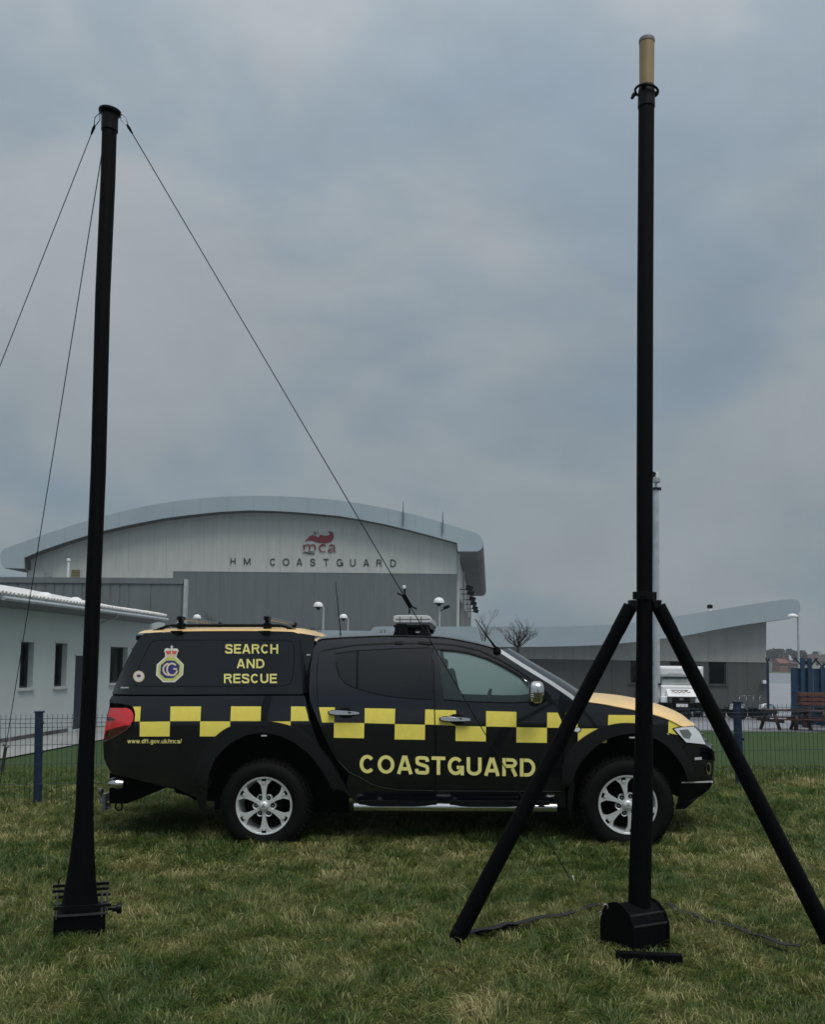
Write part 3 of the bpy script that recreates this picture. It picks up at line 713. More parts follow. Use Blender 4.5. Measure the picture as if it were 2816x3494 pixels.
# wipers at the windscreen base
mb = MB(); q = on(Scab, *C((420, 665))[0])
for k in range(4): mb.bar((q[0] - .03 + .05 * k, .25 + .2 * k, q[1] + .03), (q[0] + .05 + .04 * k, .35 + .2 * k, q[1] + .015), .012, .012)
mb.bar((q[0] - .02, .2, q[1] + .03), (q[0] + .08, 1.2, q[1] + .03), .02, .02)
mb.build('wiper', m_steel, truck)

# side step with rubber treads
a, b = TF.uv(*B((324, 1434))[0], -.05), TF.uv(*C((308, 1441))[0], -.05)
mb = MB(); mb.tube([(a[0], -.05, a[1]), (b[0], -.05, b[1])], .034, n=20)
for t in (.12, .5, .88):
    x = a[0] + (b[0] - a[0]) * t; mb.tube([(x, -.05, a[1]), (x, .2, a[1] + .08)], .02, n=8)
stp = mb.build('side_step', m_chrome, truck)
MB().tube([(a[0], W_ + .05, a[1]), (b[0], W_ + .05, b[1])], .034, n=20).build('side_step', m_chrome, truck)
flat = lambda x, z: -.088
for xa, xb_, y in ((372, 900, 1404), (1010, 1545, 1406), (1600, 1690, 1408)):
    skin('step_tread', B((xa - 20, y - 6), (xa + 60, y + 26), (xa + 120, y + 31), (xb_ - 150, y + 31), (xb_ - 80, y + 24), (xb_, y - 8)), flat, m_blackplastic, stp, thick=.07)
# chassis, floor, fuel tank and inner arches: what closes the view underneath
mb = MB()
und = [TF.uv(*p, .35) for p in A((150, 1200), (146, 1412), (270, 1414), (400, 1362), (545, 1302), (600, 1312), (612, 1338), (700, 1362), (745, 1388), (930, 1400), (1000, 1380), (1000, 1180))]
mb.prism(und, .35, W_ - .35)
mb.b2((.55, .12, .42), (2.42, W_ - .12, .62)); mb.b2((-.9, .42, .55), (3.5, W_ - .42, 1.02))
mb.b2((.48, .14, .55), (2.40, W_ - .14, .98)); mb.b2((-1.18, .14, .60), (-.56, W_ - .14, 1.02)); mb.b2((2.4, .42, .40), (3.55, W_ - .42, .9))
mb.b2((-1.1, .12, 1.00), (.62, W_ - .12, 1.06)); mb.b2((2.45, .2, .95), (3.4, W_ - .2, 1.0))
mb.b2((-.40, .37, .26), (.66, .42, 1.0)); mb.b2((WB - .66, .37, .26), (WB + .42, .42, 1.0))
mb.build('chassis', m_dark, truck)
mb = MB(); mb.b2((.45, .25, .40), (.62, .5, .60)); mb.b2((-.5, .30, .30), (-.44, .34, .47)); mb.tube([(0, .2, RT), (0, W_ - .2, RT)], .05); mb.tube([(WB, .2, RT), (WB, W_ - .2, RT)], .05); mb.build('axle', m_dark, truck)
# rear step bumper, tow bar
ra, rb = TF.uv(*A((188, 1270))[0], .12)
mb = MB(); mb.tube([(ra - .04, .10, rb - .002), (ra + .05, .045, rb), (ra + .09, .06, rb)], [.020, .042, .034], n=14)
mb.tube([(ra - .04, .10, rb - .002), (ra - .075, .30, rb - .004), (ra - .085, W_ / 2, rb - .004), (ra - .075, W_ - .30, rb), (ra - .04, W_ - .10, rb)], .040, n=14)
mb.build('rear_bumper', m_chrome, truck)
tx, tz = TF.uv(*A((88, 1325))[0], W_ / 2)
mb = MB(); mb.lathe([(.0, .03), (.02, .025), (.029, 0), (.02, -.025), (.012, -.035), (.012, -.06)], (tx, W_ / 2, tz), n=14)
mb.tube([(tx, W_ / 2, tz - .05), (tx + .01, W_ / 2, tz - .10), (tx + .10, W_ / 2, tz - .11)], .018, n=8)
mb.b2((tx + .04, W_ / 2 - .07, tz - .17), (tx + .07, W_ / 2 + .07, tz - .02)); mb.bar((tx + .0, W_ / 2 - .02, tz - .19), (tx + .09, W_ / 2 - .02, tz - .15), .03, .012)
mb.build('tow_bar', m_steel, truck)
q = TF.uv(*A((214, 1432))[0], .5); mb = MB(); mb.tube([(q[0] + .032 * math.cos(t), .5, q[1] + .036 * math.sin(t)) for t in np.linspace(0, 2 * math.pi, 15)], .007, n=6, cap=False); mb.build('recovery_eye', m_dark, truck)
# interior
mb = MB()
for sy in (.48, W_ - .48):
    for sx_ in (1.58, .62):
        mb.box((sx_, sy, 1.18), (.12, .46, .62), Matrix.Rotation(-.22, 3, 'Y')); mb.box((sx_ - .10, sy, 1.50), (.07, .26, .17)); mb.box((sx_ + .28, sy, .96), (.5, .48, .14))
mb.build('seats', fabric, truck, bevel=.03)
mb = MB(); mb.b2((2.02, .12, .95), (2.55, W_ - .12, 1.10)); mb.tube([(1.86 + .05 * math.sin(t), .48 + .18 * math.cos(t), 1.13 + .17 * math.sin(t)) for t in np.linspace(0, 2 * math.pi, 20)], .016, n=8, cap=False); mb.build('dashboard', fabric, truck, bevel=.02)

# wheels
def spoke_poly(a):
    P = [(.175, .095), (.30, .056), (.45, .064), (.60, .088), (.735, .122), (.80, .17), (.93, .31), (1.0, .345)]
    L_ = [(r, -w_) for r, w_ in P]; R2 = [(r, w_) for r, w_ in P][::-1]
    arc_ = [(math.cos(t), math.sin(t)) for t in np.linspace(-.345, .345, 7)][1:-1]
    pts = L_[:-1] + [(math.cos(-.345), math.sin(-.345))] + arc_ + [(math.cos(.345), math.sin(.345))] + R2[1:]
    c, s = math.cos(a), math.sin(a)
    return [(p[0] * c - p[1] * s, p[0] * s + p[1] * c) for p in pts]
RR = .236
def wheel(x, y, far=False, rot=0.0):
    s = -1 if far else 1
    fy = lambda d: y + s * d
    mb = MB()
    mb.lathe([(RR * .93, fy(.012)), (RR * .955, fy(.0)), (RR * 1.0, fy(-.002)), (RR * 1.02, fy(.012))], (x, 0, RT), 'y', 48)
    mb.lathe([(RR * .93, fy(.012)), (RR * .90, fy(.05)), (RR * .86, fy(.10)), (RR * .88, fy(.20))], (x, 0, RT), 'y', 48)
    for k in range(6):
        a = math.pi / 2 + k * math.pi / 3 + rot
        pl = spoke_poly(a); P = [(x + RR * p[0] * .985, RT + RR * p[1] * .985) for p in pl]
        mb.prism(P, fy(.008), fy(.045))
        b = a + math.pi / 6
        cx, cz = x + RR * .30 * math.cos(b), RT + RR * .30 * math.sin(b)
        mb.lathe([(RR * .085, fy(.045)), (RR * .085, fy(.022)), (RR * .118, fy(.018)), (RR * .13, fy(.05))], (cx, 0, cz), 'y', 16)
    mb.lathe([(RR * .20, fy(.05)), (RR * .20, fy(.014)), (RR * .17, fy(.012)), (0.001, fy(.012))], (x, 0, RT), 'y', 30)
    wh = mb.build('wheel', alloy, truck)
    ty = MB(); prof = [(RR * 1.0, fy(.03)), (RR * 1.03, fy(.004)), (.27, fy(-.012)), (.315, fy(-.014)), (.345, fy(.0)), (.362, fy(.022)), (RT, fy(.045)), (RT + .002, fy(.12)), (RT, fy(.20)), (.355, fy(.23)), (.30, fy(.25)), (RR, fy(.23))]
    ty.lathe(prof, (x, 0, RT), 'y', 72)
    for k in range(54):
        a = 2 * math.pi * k / 54
        for d, rr in ((.022, .366), (.085, .376), (.16, .376)):
            c = (x + rr * math.cos(a + d), fy(d + .012), RT + rr * math.sin(a + d))
            ty.box(c, (.016, .042, .026), Matrix.Rotation(-(a + d), 3, 'Y'))
    ty.build('tyre', rubber, wh)
    for k in range(6):
        b = math.pi / 2 + k * math.pi / 3 + math.pi / 6 + rot
        cx, cz = x + RR * .30 * math.cos(b), RT + RR * .30 * math.sin(b)
        MB().lathe([(RR * .083, fy(.043)), (.0005, fy(.043))], (cx, 0, cz), 'y', 14).build('nut_recess', m_dark, wh)
        MB().lathe([(.009, fy(.044)), (.009, fy(.024)), (.006, fy(.018)), (.0005, fy(.017))], (cx, 0, cz), 'y', 6, smooth=False).build('wheel_nut', m_chrome, wh)
        a = math.pi / 2 + k * math.pi / 3 + rot
        P = [(x + RR * (r * math.cos(a) - t * math.sin(a)), RT + RR * (r * math.sin(a) + t * math.cos(a))) for r, t in ((.80, -.065), (.94, -.08), (.94, .08), (.80, .065))]
        MB().prism(P, fy(.004), fy(.008)).build('spoke_slot', m_dark, wh)
        P = [(x + RR * (r * math.cos(a) - t * math.sin(a)), RT + RR * (r * math.sin(a) + t * math.cos(a))) for r, t in ((.78, -.055), (.86, -.05), (.86, .05), (.78, .055))]
        MB().prism(P, fy(.0), fy(.006)).build('spoke_web', alloy, wh)
    cap = MB().lathe([(RR * .175, fy(.014)), (RR * .172, fy(-.002)), (RR * .14, fy(-.012)), (RR * .08, fy(-.016)), (.0005, fy(-.017))], (x, 0, RT), 'y', 24).build('hub_cap', alloy, wh)
    MB().lathe([(.15, fy(.11)), (.15, fy(.10)), (.0005, fy(.10))], (x, 0, RT), 'y', 30).build('brake_disc', m_dark, wh)
    if not far:
        for k in range(3):
            a = math.pi / 2 + k * 2 * math.pi / 3; s1 = RR * .075
            P = [(x + s1 * (r * math.cos(a) - t * math.sin(a)), RT + s1 * (r * math.sin(a) + t * math.cos(a))) for r, t in ((0.05, 0), (.5, -.3), (1.0, 0), (.5, .3))]
            MB().prism(P, fy(-.0185), fy(-.015)).build('hub_emblem', m_steel, wh)
    return wh
wheel(0, .0); wheel(WB, .0, rot=.14); wheel(0, W_, True); wheel(WB, W_, True)

# roof rails, bars, light bar, aerials
q = catmull([TF.uv(*p, .26) for p in A((480, 204), (520, 190), (565, 176), (640, 172), (1250, 172), (1340, 174), (1385, 182), (1422, 198))], sub=4)
for yy in (.26, W_ - .26):
    mb = MB(); mb.tube([(x, yy, z) for x, z in q], .014, n=10)
    for k in (0, 1, -2, -1): mb.box((q[k][0], yy, q[k][1] - .012), (.07, .03, .03))
    mb.build('roof_rail', m_blackplastic, truck)
for ax in (650, 1252):
    x, z = TF.uv(*A((ax, 122))[0], .26); zr = TF.uv(*A((ax, 172))[0], .26)[1]
    mb = MB()
    for yy in (.26, W_ - .26): mb.b2((x - .018, yy - .03, zr - .02), (x + .018, yy + .03, z - .012)); mb.b2((x - .032, yy - .035, zr - .028), (x + .032, yy + .035, zr + .02)); mb.b2((x - .022, yy - .06, z - .018), (x + .022, yy + .05, z + .016))
    br = mb.build('roof_bar_foot', m_blackplastic, truck, bevel=.005)
    MB().bar((x, .22, z), (x, W_ - .22, z), .028, .026, up=(0, 0, 1)).build('roof_bar', m_steel, br, bevel=.006)
    mb = MB(); zz = TF.uv(*A((ax + 5, 215))[0], .12)[1]; mb.prism([(x - .045, zz + .008), (x + .055, zz + .008), (x + .03, zz - .02), (x - .02, zz - .02)], .09, .13); mb.build('bar_clamp', m_blackplastic, truck)
clear = glass('clear_lens', (.9, .9, .9), trans=.20, rough=.12, diff=(.85, .86, .86))
YB = .30
def q2(x, y): return TF.uv(*B((x, y))[0], YB)
lens = [q2(*p) for p in ((598, 112), (604, 104), (640, 100), (830, 101), (852, 106), (860, 122), (858, 152), (605, 152), (598, 140))]
mb = MB(); mb.prism(lens, YB, W_ - YB)
lb = mb.build('light_bar', clear, truck, bevel=.008)
tray = [q2(*p) for p in ((604, 153), (860, 153), (850, 166), (640, 166))]
MB().prism(tray, YB + .01, W_ - YB - .01).build('light_bar_tray', m_steel, lb)
a = [q2(*p) for p in ((612, 126), (855, 126), (855, 129), (612, 129))]; MB().prism(a, YB - .004, YB - .001).build('lens_rib', m_steel, lb)
for xx in (640, 715, 790):
    a = [q2(*p) for p in ((xx, 110), (xx + 6, 110), (xx + 6, 150), (xx, 150))]; MB().prism(a, YB - .006, YB - .001).build('lens_rib', m_steel, lb)
mb = MB()
for k in range(8):
    c = q2(728, 134); mb.b2((c[0] - .11, YB + .04 + k * .14, c[1] - .02), (c[0] + .11, YB + .10 + k * .14, c[1] + .02))
mb.build('lamp_modules', m_white, lb)
for P in (((575, 288), (575, 258), (592, 246), (604, 232), (612, 196), (620, 160), (690, 160), (694, 200), (702, 228), (716, 254), (730, 262), (730, 288)), ((720, 288), (722, 264), (752, 252), (768, 236), (790, 214), (800, 162), (828, 162), (842, 198), (850, 226), (866, 244), (870, 262), (870, 288))):
    pts = [q2(*p) for p in P]; b = MB().prism(pts, YB - .06, YB + .05).build('light_bar_foot', m_blackplastic, truck, bevel=.006)
    MB().prism([(x, z) for x, z in pts], W_ - YB - .05, W_ - YB + .06).build('light_bar_foot', m_blackplastic, truck, bevel=.006)
mb = MB(); c = [q2(*p) for p in ((600, 168), (850, 168), (850, 186), (600, 186))]; mb.prism(c, YB, W_ - YB); a, b = q2(726, 180), q2(722, 262); mb.tube([(a[0], YB + .1, a[1]), (b[0], YB + .1, b[1])], .010, n=8); mb.lathe([(.02, 0), (.02, .05), (.012, .06)], (b[0], YB + .1, b[1] - .01), n=10); mb.build('light_bar_beam', m_blackplastic, truck)
skin('light_bar_clamp', B((605, 280), (665, 282), (662, 300), (606, 300)), Scab, m_blackplastic, truck, off=-.012, thick=.02)
skin('light_bar_clamp', B((770, 282), (868, 286), (868, 300), (846, 306), (800, 298), (772, 296)), Scab, m_blackplastic, truck, off=-.012, thick=.02)
a = TF.uv(*B((230, 262))[0], .85); b = TF.uv(1145, 1985, .85)
mb = MB(); mb.tube([(a[0], .85, a[1]), (a[0] - .002, .85, a[1] + .06), (b[0], .85, b[1])], [.016, .005, .0022], n=8); mb.build('whip_aerial', m_black, truck)
a = on(Scab, *B((1322, 338))[0]); b = TF.uv(1622, 2112, .13); mid_ = TF.uv(1668, 2178, .13)
mb = MB(); mb.tube([(a[0] + .01, .16, a[1] - .02), (mid_[0], .13, mid_[1]), (b[0], .13, b[1])], [.014, .007, .0035], n=8); mb.lathe([(.035, -.03), (.03, 0), (.012, .022)], (a[0], .17, a[1]), n=12); mb.build('aerial', m_black, truck)
# ------------------------------------------------------------------ lettering: plain grotesque letters drawn as strokes
def arc(cx, cy, rx, ry, a0, a1, n=18):
    return [(cx + rx * math.cos(R_(a0 + (a1 - a0) * i / n)), cy + ry * math.sin(R_(a0 + (a1 - a0) * i / n))) for i in range(n + 1)]
def glyph(c, s):
    h = s / 2; X = .73
    G_ = {
        'C': (.72, [arc(.36, .5, .36 - h, .5 - h, 40, 320)]),
        'O': (.78, [arc(.39, .5, .39 - h, .5 - h, 0, 360, 30)]),
        'A': (.72, [[(h * .9, 0), (.36 - h * .25, 1)], [(.72 - h * .9, 0), (.36 + h * .25, 1)], [(.16, .29), (.56, .29)]]),
        'S': (.66, [catmull([(.66 - h - .01, .70), (.53, .87), (.33, 1 - h), (.13, .88), (h + .015, .735), (.14, .60), (.33, .52), (.53, .43), (.66 - h, .265), (.53, .11), (.33, h), (.12, .12), (h - .01, .30)], sub=4)]),
        'T': (.62, [[(0, 1 - h), (.62, 1 - h)], [(.31, 0), (.31, 1 - s)]]),
        'G': (.76, [arc(.37, .5, .37 - h, .5 - h, 40, 332), [(.76 - h, .0), (.76 - h, .52)], [(.42, .52 - h), (.76 - s, .52 - h)]]),
        'U': (.70, [[(h, 1), (h, .36)] + arc(.35, .35, .35 - h, .35 - h, 180, 360) + [(.70 - h, .36), (.70 - h, 1)]]),
        'R': (.70, [[(h, 0), (h, 1)], [(s, 1 - h), (.42, 1 - h)] + arc(.42, .73, .27 - h * .98, .27 - h, 90, -90) + [(s, .46 + h)], [(.46, .44), (.70 - h * .8, 0)]]),
        'D': (.72, [[(h, 0), (h, 1)], [(s, 1 - h), (.34, 1 - h)] + arc(.34, .5, .38 - h, .5 - h, 90, -90) + [(s, h)]]),
        'E': (.62, [[(h, 0), (h, 1)], [(s, 1 - h), (.62, 1 - h)], [(s, .52), (.58, .52)], [(s, h), (.62, h)]]),
        'H': (.70, [[(h, 0), (h, 1)], [(.70 - h, 0), (.70 - h, 1)], [(s, .52), (.70 - s, .52)]]),
        'N': (.72, [[(h, 0), (h, 1)], [(.72 - h, 0), (.72 - h, 1)], [(h * 1.1, 1 - h * .3), (.72 - h * 1.1, h * .3)]]),
        'M': (.84, [[(h, 0), (h, 1)], [(.84 - h, 0), (.84 - h, 1)], [(h * 1.2, .98), (.42, .06)], [(.84 - h * 1.2, .98), (.42, .06)]]),
        'w': (.82, [[(h, X), (.23, 0)], [(.23, 0), (.41, X)], [(.41, X), (.59, 0)], [(.59, 0), (.82 - h, X)]]),
        'v': (.56, [[(h, X), (.28, 0)], [(.28, 0), (.56 - h, X)]]),
        '.': (.20, [[(.10, 0), (.10, s)]]),
        'd': (.60, [arc(.29, X / 2, .29 - h, X / 2 - h, 0, 360, 20), [(.60 - h, 0), (.60 - h, 1)]]),
        'f': (.34, [[(.13, 0), (.13, .80)] + arc(.28, .82, .15, .18 - h, 180, 95, 5), [(0, X - h), (.33, X - h)]]),
        't': (.34, [[(.14, .95), (.14, .18)] + arc(.28, .17, .14, .17 - h, 180, 265, 5), [(0, X - h), (.33, X - h)]]),
        'g': (.60, [arc(.29, X / 2, .29 - h, X / 2 - h, 0, 360, 20), [(.60 - h, X), (.60 - h, -.02)] + arc(.30, -.03, .30 - h, .20, 0, -150, 8)]),
        'o': (.60, [arc(.30, X / 2, .30 - h, X / 2 - h, 0, 360, 20)]),
        'u': (.58, [[(h, X), (h, .24)] + arc(.29, .24, .29 - h, .24 - h, 180, 360, 10), [(.58 - h, X), (.58 - h, 0)]]),
        'k': (.56, [[(h, 0), (h, 1)], [(s * .8, .30), (.50, X)], [(.22, .42), (.53, 0)]]),
        '/': (.30, [[(.02, 0), (.28, 1)]]),
        'm': (.88, [[(h, 0), (h, X)], [(h, .46)] + arc(.25, .50, .25 - h, X - .50 - h, 180, 0, 8) + [(.44, 0)], [(.44, .46)] + arc(.66, .50, .22, X - .50 - h, 180, 0, 8) + [(.88 - h, 0)]]),
        'c': (.54, [arc(.28, X / 2, .28 - h, X / 2 - h, 45, 315, 14)]),
        'a': (.56, [[(.06, .54)] + arc(.27, .52, .20, X - .52 - h, 160, 0, 8) + [(.56 - h, 0)], arc(.24, .22, .24 - h, .22 - h * .8, 0, 360, 14)]),
        ' ': (.34, []),
    }
    return G_[c]
def ribbon(pts, s):
    """quads along a stroke; returns verts, faces"""
    n = len(pts); closed = (abs(pts[0][0] - pts[-1][0]) + abs(pts[0][1] - pts[-1][1])) < 1e-6 and n > 3
    L, R = [], []
    for i in range(n):
        a = pts[i - 1] if i > 0 else (pts[-2] if closed else pts[0]); b = pts[i + 1] if i + 1 < n else (pts[1] if closed else pts[-1])
        p = pts[i]
        t1 = Vector((p[0] - a[0], p[1] - a[1])); t2 = Vector((b[0] - p[0], b[1] - p[1]))
        if t1.length < 1e-9: t1 = t2
        if t2.length < 1e-9: t2 = t1
        t1 = t1.normalized(); t2 = t2.normalized(); m = Vector((-(t1.y + t2.y), t1.x + t2.x))
        if m.length < 1e-6: m = Vector((-t1.y, t1.x))
        m = m.normalized(); k = s / 2 / max(.5, m.dot(Vector((-t1.y, t1.x))))
        L.append((p[0] + m.x * k, p[1] + m.y * k)); R.append((p[0] - m.x * k, p[1] - m.y * k))
    v = L + R; f = [(i, i + 1, n + i + 1, n + i) for i in range(n - 1)]
    return v, f
def text_flat(txt, s=.19, track=.10, sx=1.0):
    """list of (verts2d, faces, layer) and total width"""
    out = []; x = 0
    for ch in txt:
        wd, st = glyph(ch, s)
        for k, p in enumerate(st):
            v, f = ribbon([(a * sx, b) for a, b in p], s); out.append(([(x + a, b) for a, b in v], f, k))
        x += (wd + track) * sx
    return out, x - track * sx
def letters(name, txt, quad, put, mt, parent, s=.19, track=.10, step=.0004):
    """quad: photo readings bottom-left, bottom-right, top-right, top-left of the line of text; put(px,py,layer) -> point"""
    nat = text_flat(txt, s, track)[1]      # the letters are widened to the line they fill, the strokes keep their weight
    sx = math.hypot(quad[1][0] - quad[0][0], quad[1][1] - quad[0][1]) / math.hypot(quad[3][0] - quad[0][0], quad[3][1] - quad[0][1]) / nat
    parts_, W = text_flat(txt, s, track, sx); mb = MB()
    for v, f, k in parts_:
        P = []
        for a, b in v:
            u = a / W
            lo = (quad[0][0] + (quad[1][0] - quad[0][0]) * u, quad[0][1] + (quad[1][1] - quad[0][1]) * u); hi = (quad[3][0] + (quad[2][0] - quad[3][0]) * u, quad[3][1] + (quad[2][1] - quad[3][1]) * u)
            P.append(put(lo[0] + (hi[0] - lo[0]) * b, lo[1] + (hi[1] - lo[1]) * b, k * step))
        mb.add(P, f)
    return mb.build(name, mt, parent)
def on_side(surf, off):
    def put(px, py, k):
        x, z = on(surf, px, py, off - k); return (x, surf(x, z) + off - k, z)
    return put
PS = on_side(Scab, -.0035); PC = on_side(Scan, -.003)
def rect(x0, x1, y0, y1): return ((x0, y1), (x1, y1), (x1, y0), (x0, y0))
letters('lettering', 'COASTGUARD', ((1226, 2638), (1829, 2650.5), (1829, 2589), (1226, 2575)), PS, letterm, truck, s=.19, track=.085)
letters('lettering', 'SEARCH', rect(767.6, 949.7, 2198, 2230), PC, letterm, hts, s=.185, track=.085)
letters('lettering', 'AND', rect(807, 903, 2248.5, 2280), PC, letterm, hts, s=.185, track=.09)
letters('lettering', 'RESCUE', rect(763, 945, 2299, 2331), PC, letterm, hts, s=.185, track=.085)
letters('web_address', 'www.dft.gov.uk/mca/', ((433.7, 2536), (619, 2536.5), (619, 2521.5), (433.7, 2521)), PS, letterm, truck, s=.15, track=.10)
# chequered band
sq = [A((312, 738), (368, 737), (361, 840), (312, 841), (326, 800), (326, 770)), A((575, 736), (788, 736), (783, 838), (572, 839)), A((997, 735), (1207, 736), (1203, 838), (992, 838)), A((1416, 736), (1514, 737), (1524, 768), (1540, 838), (1413, 838)),
      A((360, 843), (571, 841), (568, 945), (359, 946)), A((781, 840), (991, 840), (990, 945), (778, 945)), A((1215, 841), (1413, 840), (1412, 905), (1340, 885), (1215, 880)),
      B((78, 742), (190, 742), (186, 848), (100, 848)), B((398, 748), (611, 752), (607, 858), (397, 852)), B((820, 757), (880, 758), (883, 864), (818, 862)), B((889, 760), (1035, 763), (1032, 870), (891, 864)), B((1245, 768), (1457, 774), (1456, 880), (1244, 876)), B((1671, 778), (1745, 780), (1768, 830), (1776, 886), (1670, 884)),
      B((183, 849), (395, 852), (393, 958), (182, 954)), B((608, 859), (819, 863), (818, 969), (606, 966)), B((1032, 871), (1244, 876), (1243, 980), (1031, 977)), B((1457, 881), (1670, 885), (1669, 990), (1456, 988)),
      C((370, 782), (456, 784), (453, 887), (372, 886)), C((668, 795), (852, 797), (880, 800), (880, 890), (664, 890)), C((1088, 832), (1172, 877), (1118, 888), (1140, 925), (1166, 938), (1086, 920)), C((455, 890), (660, 890), (656, 990), (455, 990))]
for q in sq[:4]: skin('yellow_square', q, Scab, yellow, truck, off=-.003, thick=0, grid=.06)
for q in sq[4:]: skin('yellow_square', q, Scab, yellow, truck, off=-.0034, thick=0, grid=.06)
# badge: crown over an octagon, and a small round badge
def Z1(*ps): return [(500 + .10369 * x, 2170 + .10369 * y) for x, y in ps]
b_white = mat('badge_white', (.8, .8, .77), rough=.5, var=.04); b_lime = mat('badge_lime', (.60, .64, .17), rough=.5, var=.12, scale=60)
b_blue = mat('badge_blue', (.03, .035, .19), rough=.5, var=.3, scale=40); b_gold = mat('badge_gold', (.75, .6, .36), rough=.5, var=.1, scale=60); b_red = mat('badge_red', (.72, .13, .07), rough=.5, var=.1); b_rope = mat('badge_rope', (.78, .66, .5), rough=.5, var=.12, scale=90)
oct_ = Z1((330, 940), (605, 690), (603, 560), (570, 500), (600, 425), (680, 395), (740, 415), (790, 420), (802, 382), (768, 352), (800, 335), (826, 292), (850, 335), (882, 352), (846, 384), (862, 420), (920, 405), (1000, 415), (1052, 480), (1012, 560), (975, 690), (1220, 940), (1195, 1280), (925, 1522), (540, 1522), (303, 1290))
bd = skin('badge', oct_, Scan, b_white, hts, off=-.0028, thick=.002, grid=.03, dens=.02)
def lay(name, poly, mt, k): return skin(name, Z1(*poly), Scan, mt, bd, off=-.003 - .0009 * k, thick=0, grid=.04, dens=.02)
lay('badge_ring', ((378, 960), (640, 712), (940, 712), (1172, 952), (1150, 1265), (905, 1475), (560, 1475), (355, 1270)), b_lime, 1)
lay('badge_field', ((470, 960), (655, 808), (910, 808), (1080, 965), (1060, 1220), (870, 1388), (600, 1388), (442, 1235)), b_blue, 2)
lay('crown_velvet', ((622, 490), (720, 495), (800, 462), (800, 600), (650, 600)), b_red, 1); lay('crown_velvet', ((832, 462), (910, 495), (1005, 490), (965, 600), (832, 600)), b_red, 1)
lay('crown_band', ((640, 612), (968, 612), (940, 705), (660, 705)), b_gold, 1)
def strokes(name, pts, wd, k):
    v, f = ribbon(pts, wd); put = on_side(Scan, -.003 - .0009 * k); MB().add([put(*Z1(p)[0], 0) for p in v], f).build(name, b_rope, bd)
strokes('monogram', [(760 + 215 * math.cos(t), 1100 + 195 * math.sin(t)) for t in np.linspace(R_(258), R_(98), 22)], 55, 3)
strokes('monogram', [(835 + 165 * math.cos(t), 1100 + 195 * math.sin(t)) for t in np.linspace(R_(318), R_(10), 30)], 55, 4)
strokes('monogram', [(875, 1085), (1000, 1085)], 50, 5)
c0 = A((353, 527))[0]
rb = skin('round_badge', [(c0[0] + 19.5 * math.cos(t), c0[1] + 19.5 * math.sin(t)) for t in np.linspace(0, 2 * math.pi, 24)[:-1]], Scan, b_gold, hts, off=-.004, thick=.002, grid=.03, dens=.02)
skin('badge_face', [(c0[0] + 16.5 * math.cos(t), c0[1] + 16.5 * math.sin(t)) for t in np.linspace(0, 2 * math.pi, 24)[:-1]], Scan, b_white, rb, off=-.005, thick=0, grid=.03, dens=.02)
skin('badge_mark', A((342, 532), (337, 510), (347, 520), (353, 506), (359, 520), (369, 510), (364, 532)), Scan, mat('badge_maroon', (.12, .015, .03), var=.1), rb, off=-.0058, thick=0)

# ------------------------------------------------------------------ left mast with guy lines
def axis_pts(pts, Y):
    return [at_y(px, py, Y) for px, py in pts]
gp = on_ground(270, 3178); YL = gp.y
lm = thing('guyed_mast', 'slim black mast on flared foot held up by thin guy lines', 'mast', gp)
org = gp
loc = lambda p: Vector(p) - org
def near_edge(px, py, Y, w_):
    """axis point whose near rim shows at this height in the photograph"""
    p = at_y(px, py, Y); p.z = at_y(px, py, Y - w_ / 2 * Y / F_PX).z; return p
def rad(wpx, p): return wpx / 2 * (ray(CX, CY).normalized().dot(Vector(p) - CAM)) / F_PX
ax = [(270, 3150, 150), (270, 3110, 125), (272.5, 3085, 116), (275.5, 3011, 97), (280, 2923, 80), (284, 2835, 67), (287, 2760, 60), (292, 2600, 55), (303, 2380, 52), (320, 1950, 51), (335, 1600, 51), (350, 1000, 50), (368, 600, 49.5), (373, 430, 49)]
P = [near_edge(x, y, YL, w_) for x, y, w_ in ax]
# the shaft is straight: project on the line foot-top
a_, b_ = P[0], at_y(374, 430, YL); d_ = (b_ - a_)
MB().tube([loc(p) for p in P], [rad(w_, p) for (_, _, w_), p in zip(ax, P)], n=28).build('shaft', m_black, lm)
hd = [(373.5, 434, 50), (373.6, 432, 56), (374.5, 385, 56), (375, 380, 58)]
P = [near_edge(x, y, YL, w_) for x, y, w_ in hd]; MB().tube([loc(p) for p in P], [rad(w_, p) for (_, _, w_), p in zip(hd, P)], n=28).build('head_sleeve', m_blackplastic, lm)
pt = near_edge(375.5, 361, YL, 76); rt = rad(76, pt)
tilt = Matrix.Rotation(R_(5), 4, 'Y')
mb = MB(); mb.lathe([(.02, -.022), (rt * .8, -.02), (rt, -.006), (rt, .006), (.001, .012)], (0, 0, 0), n=30); mb.v = [tuple(tilt @ Vector(v) + loc(pt)) for v in mb.v]
tp = mb.build('top_plate', m_blackplastic, lm)
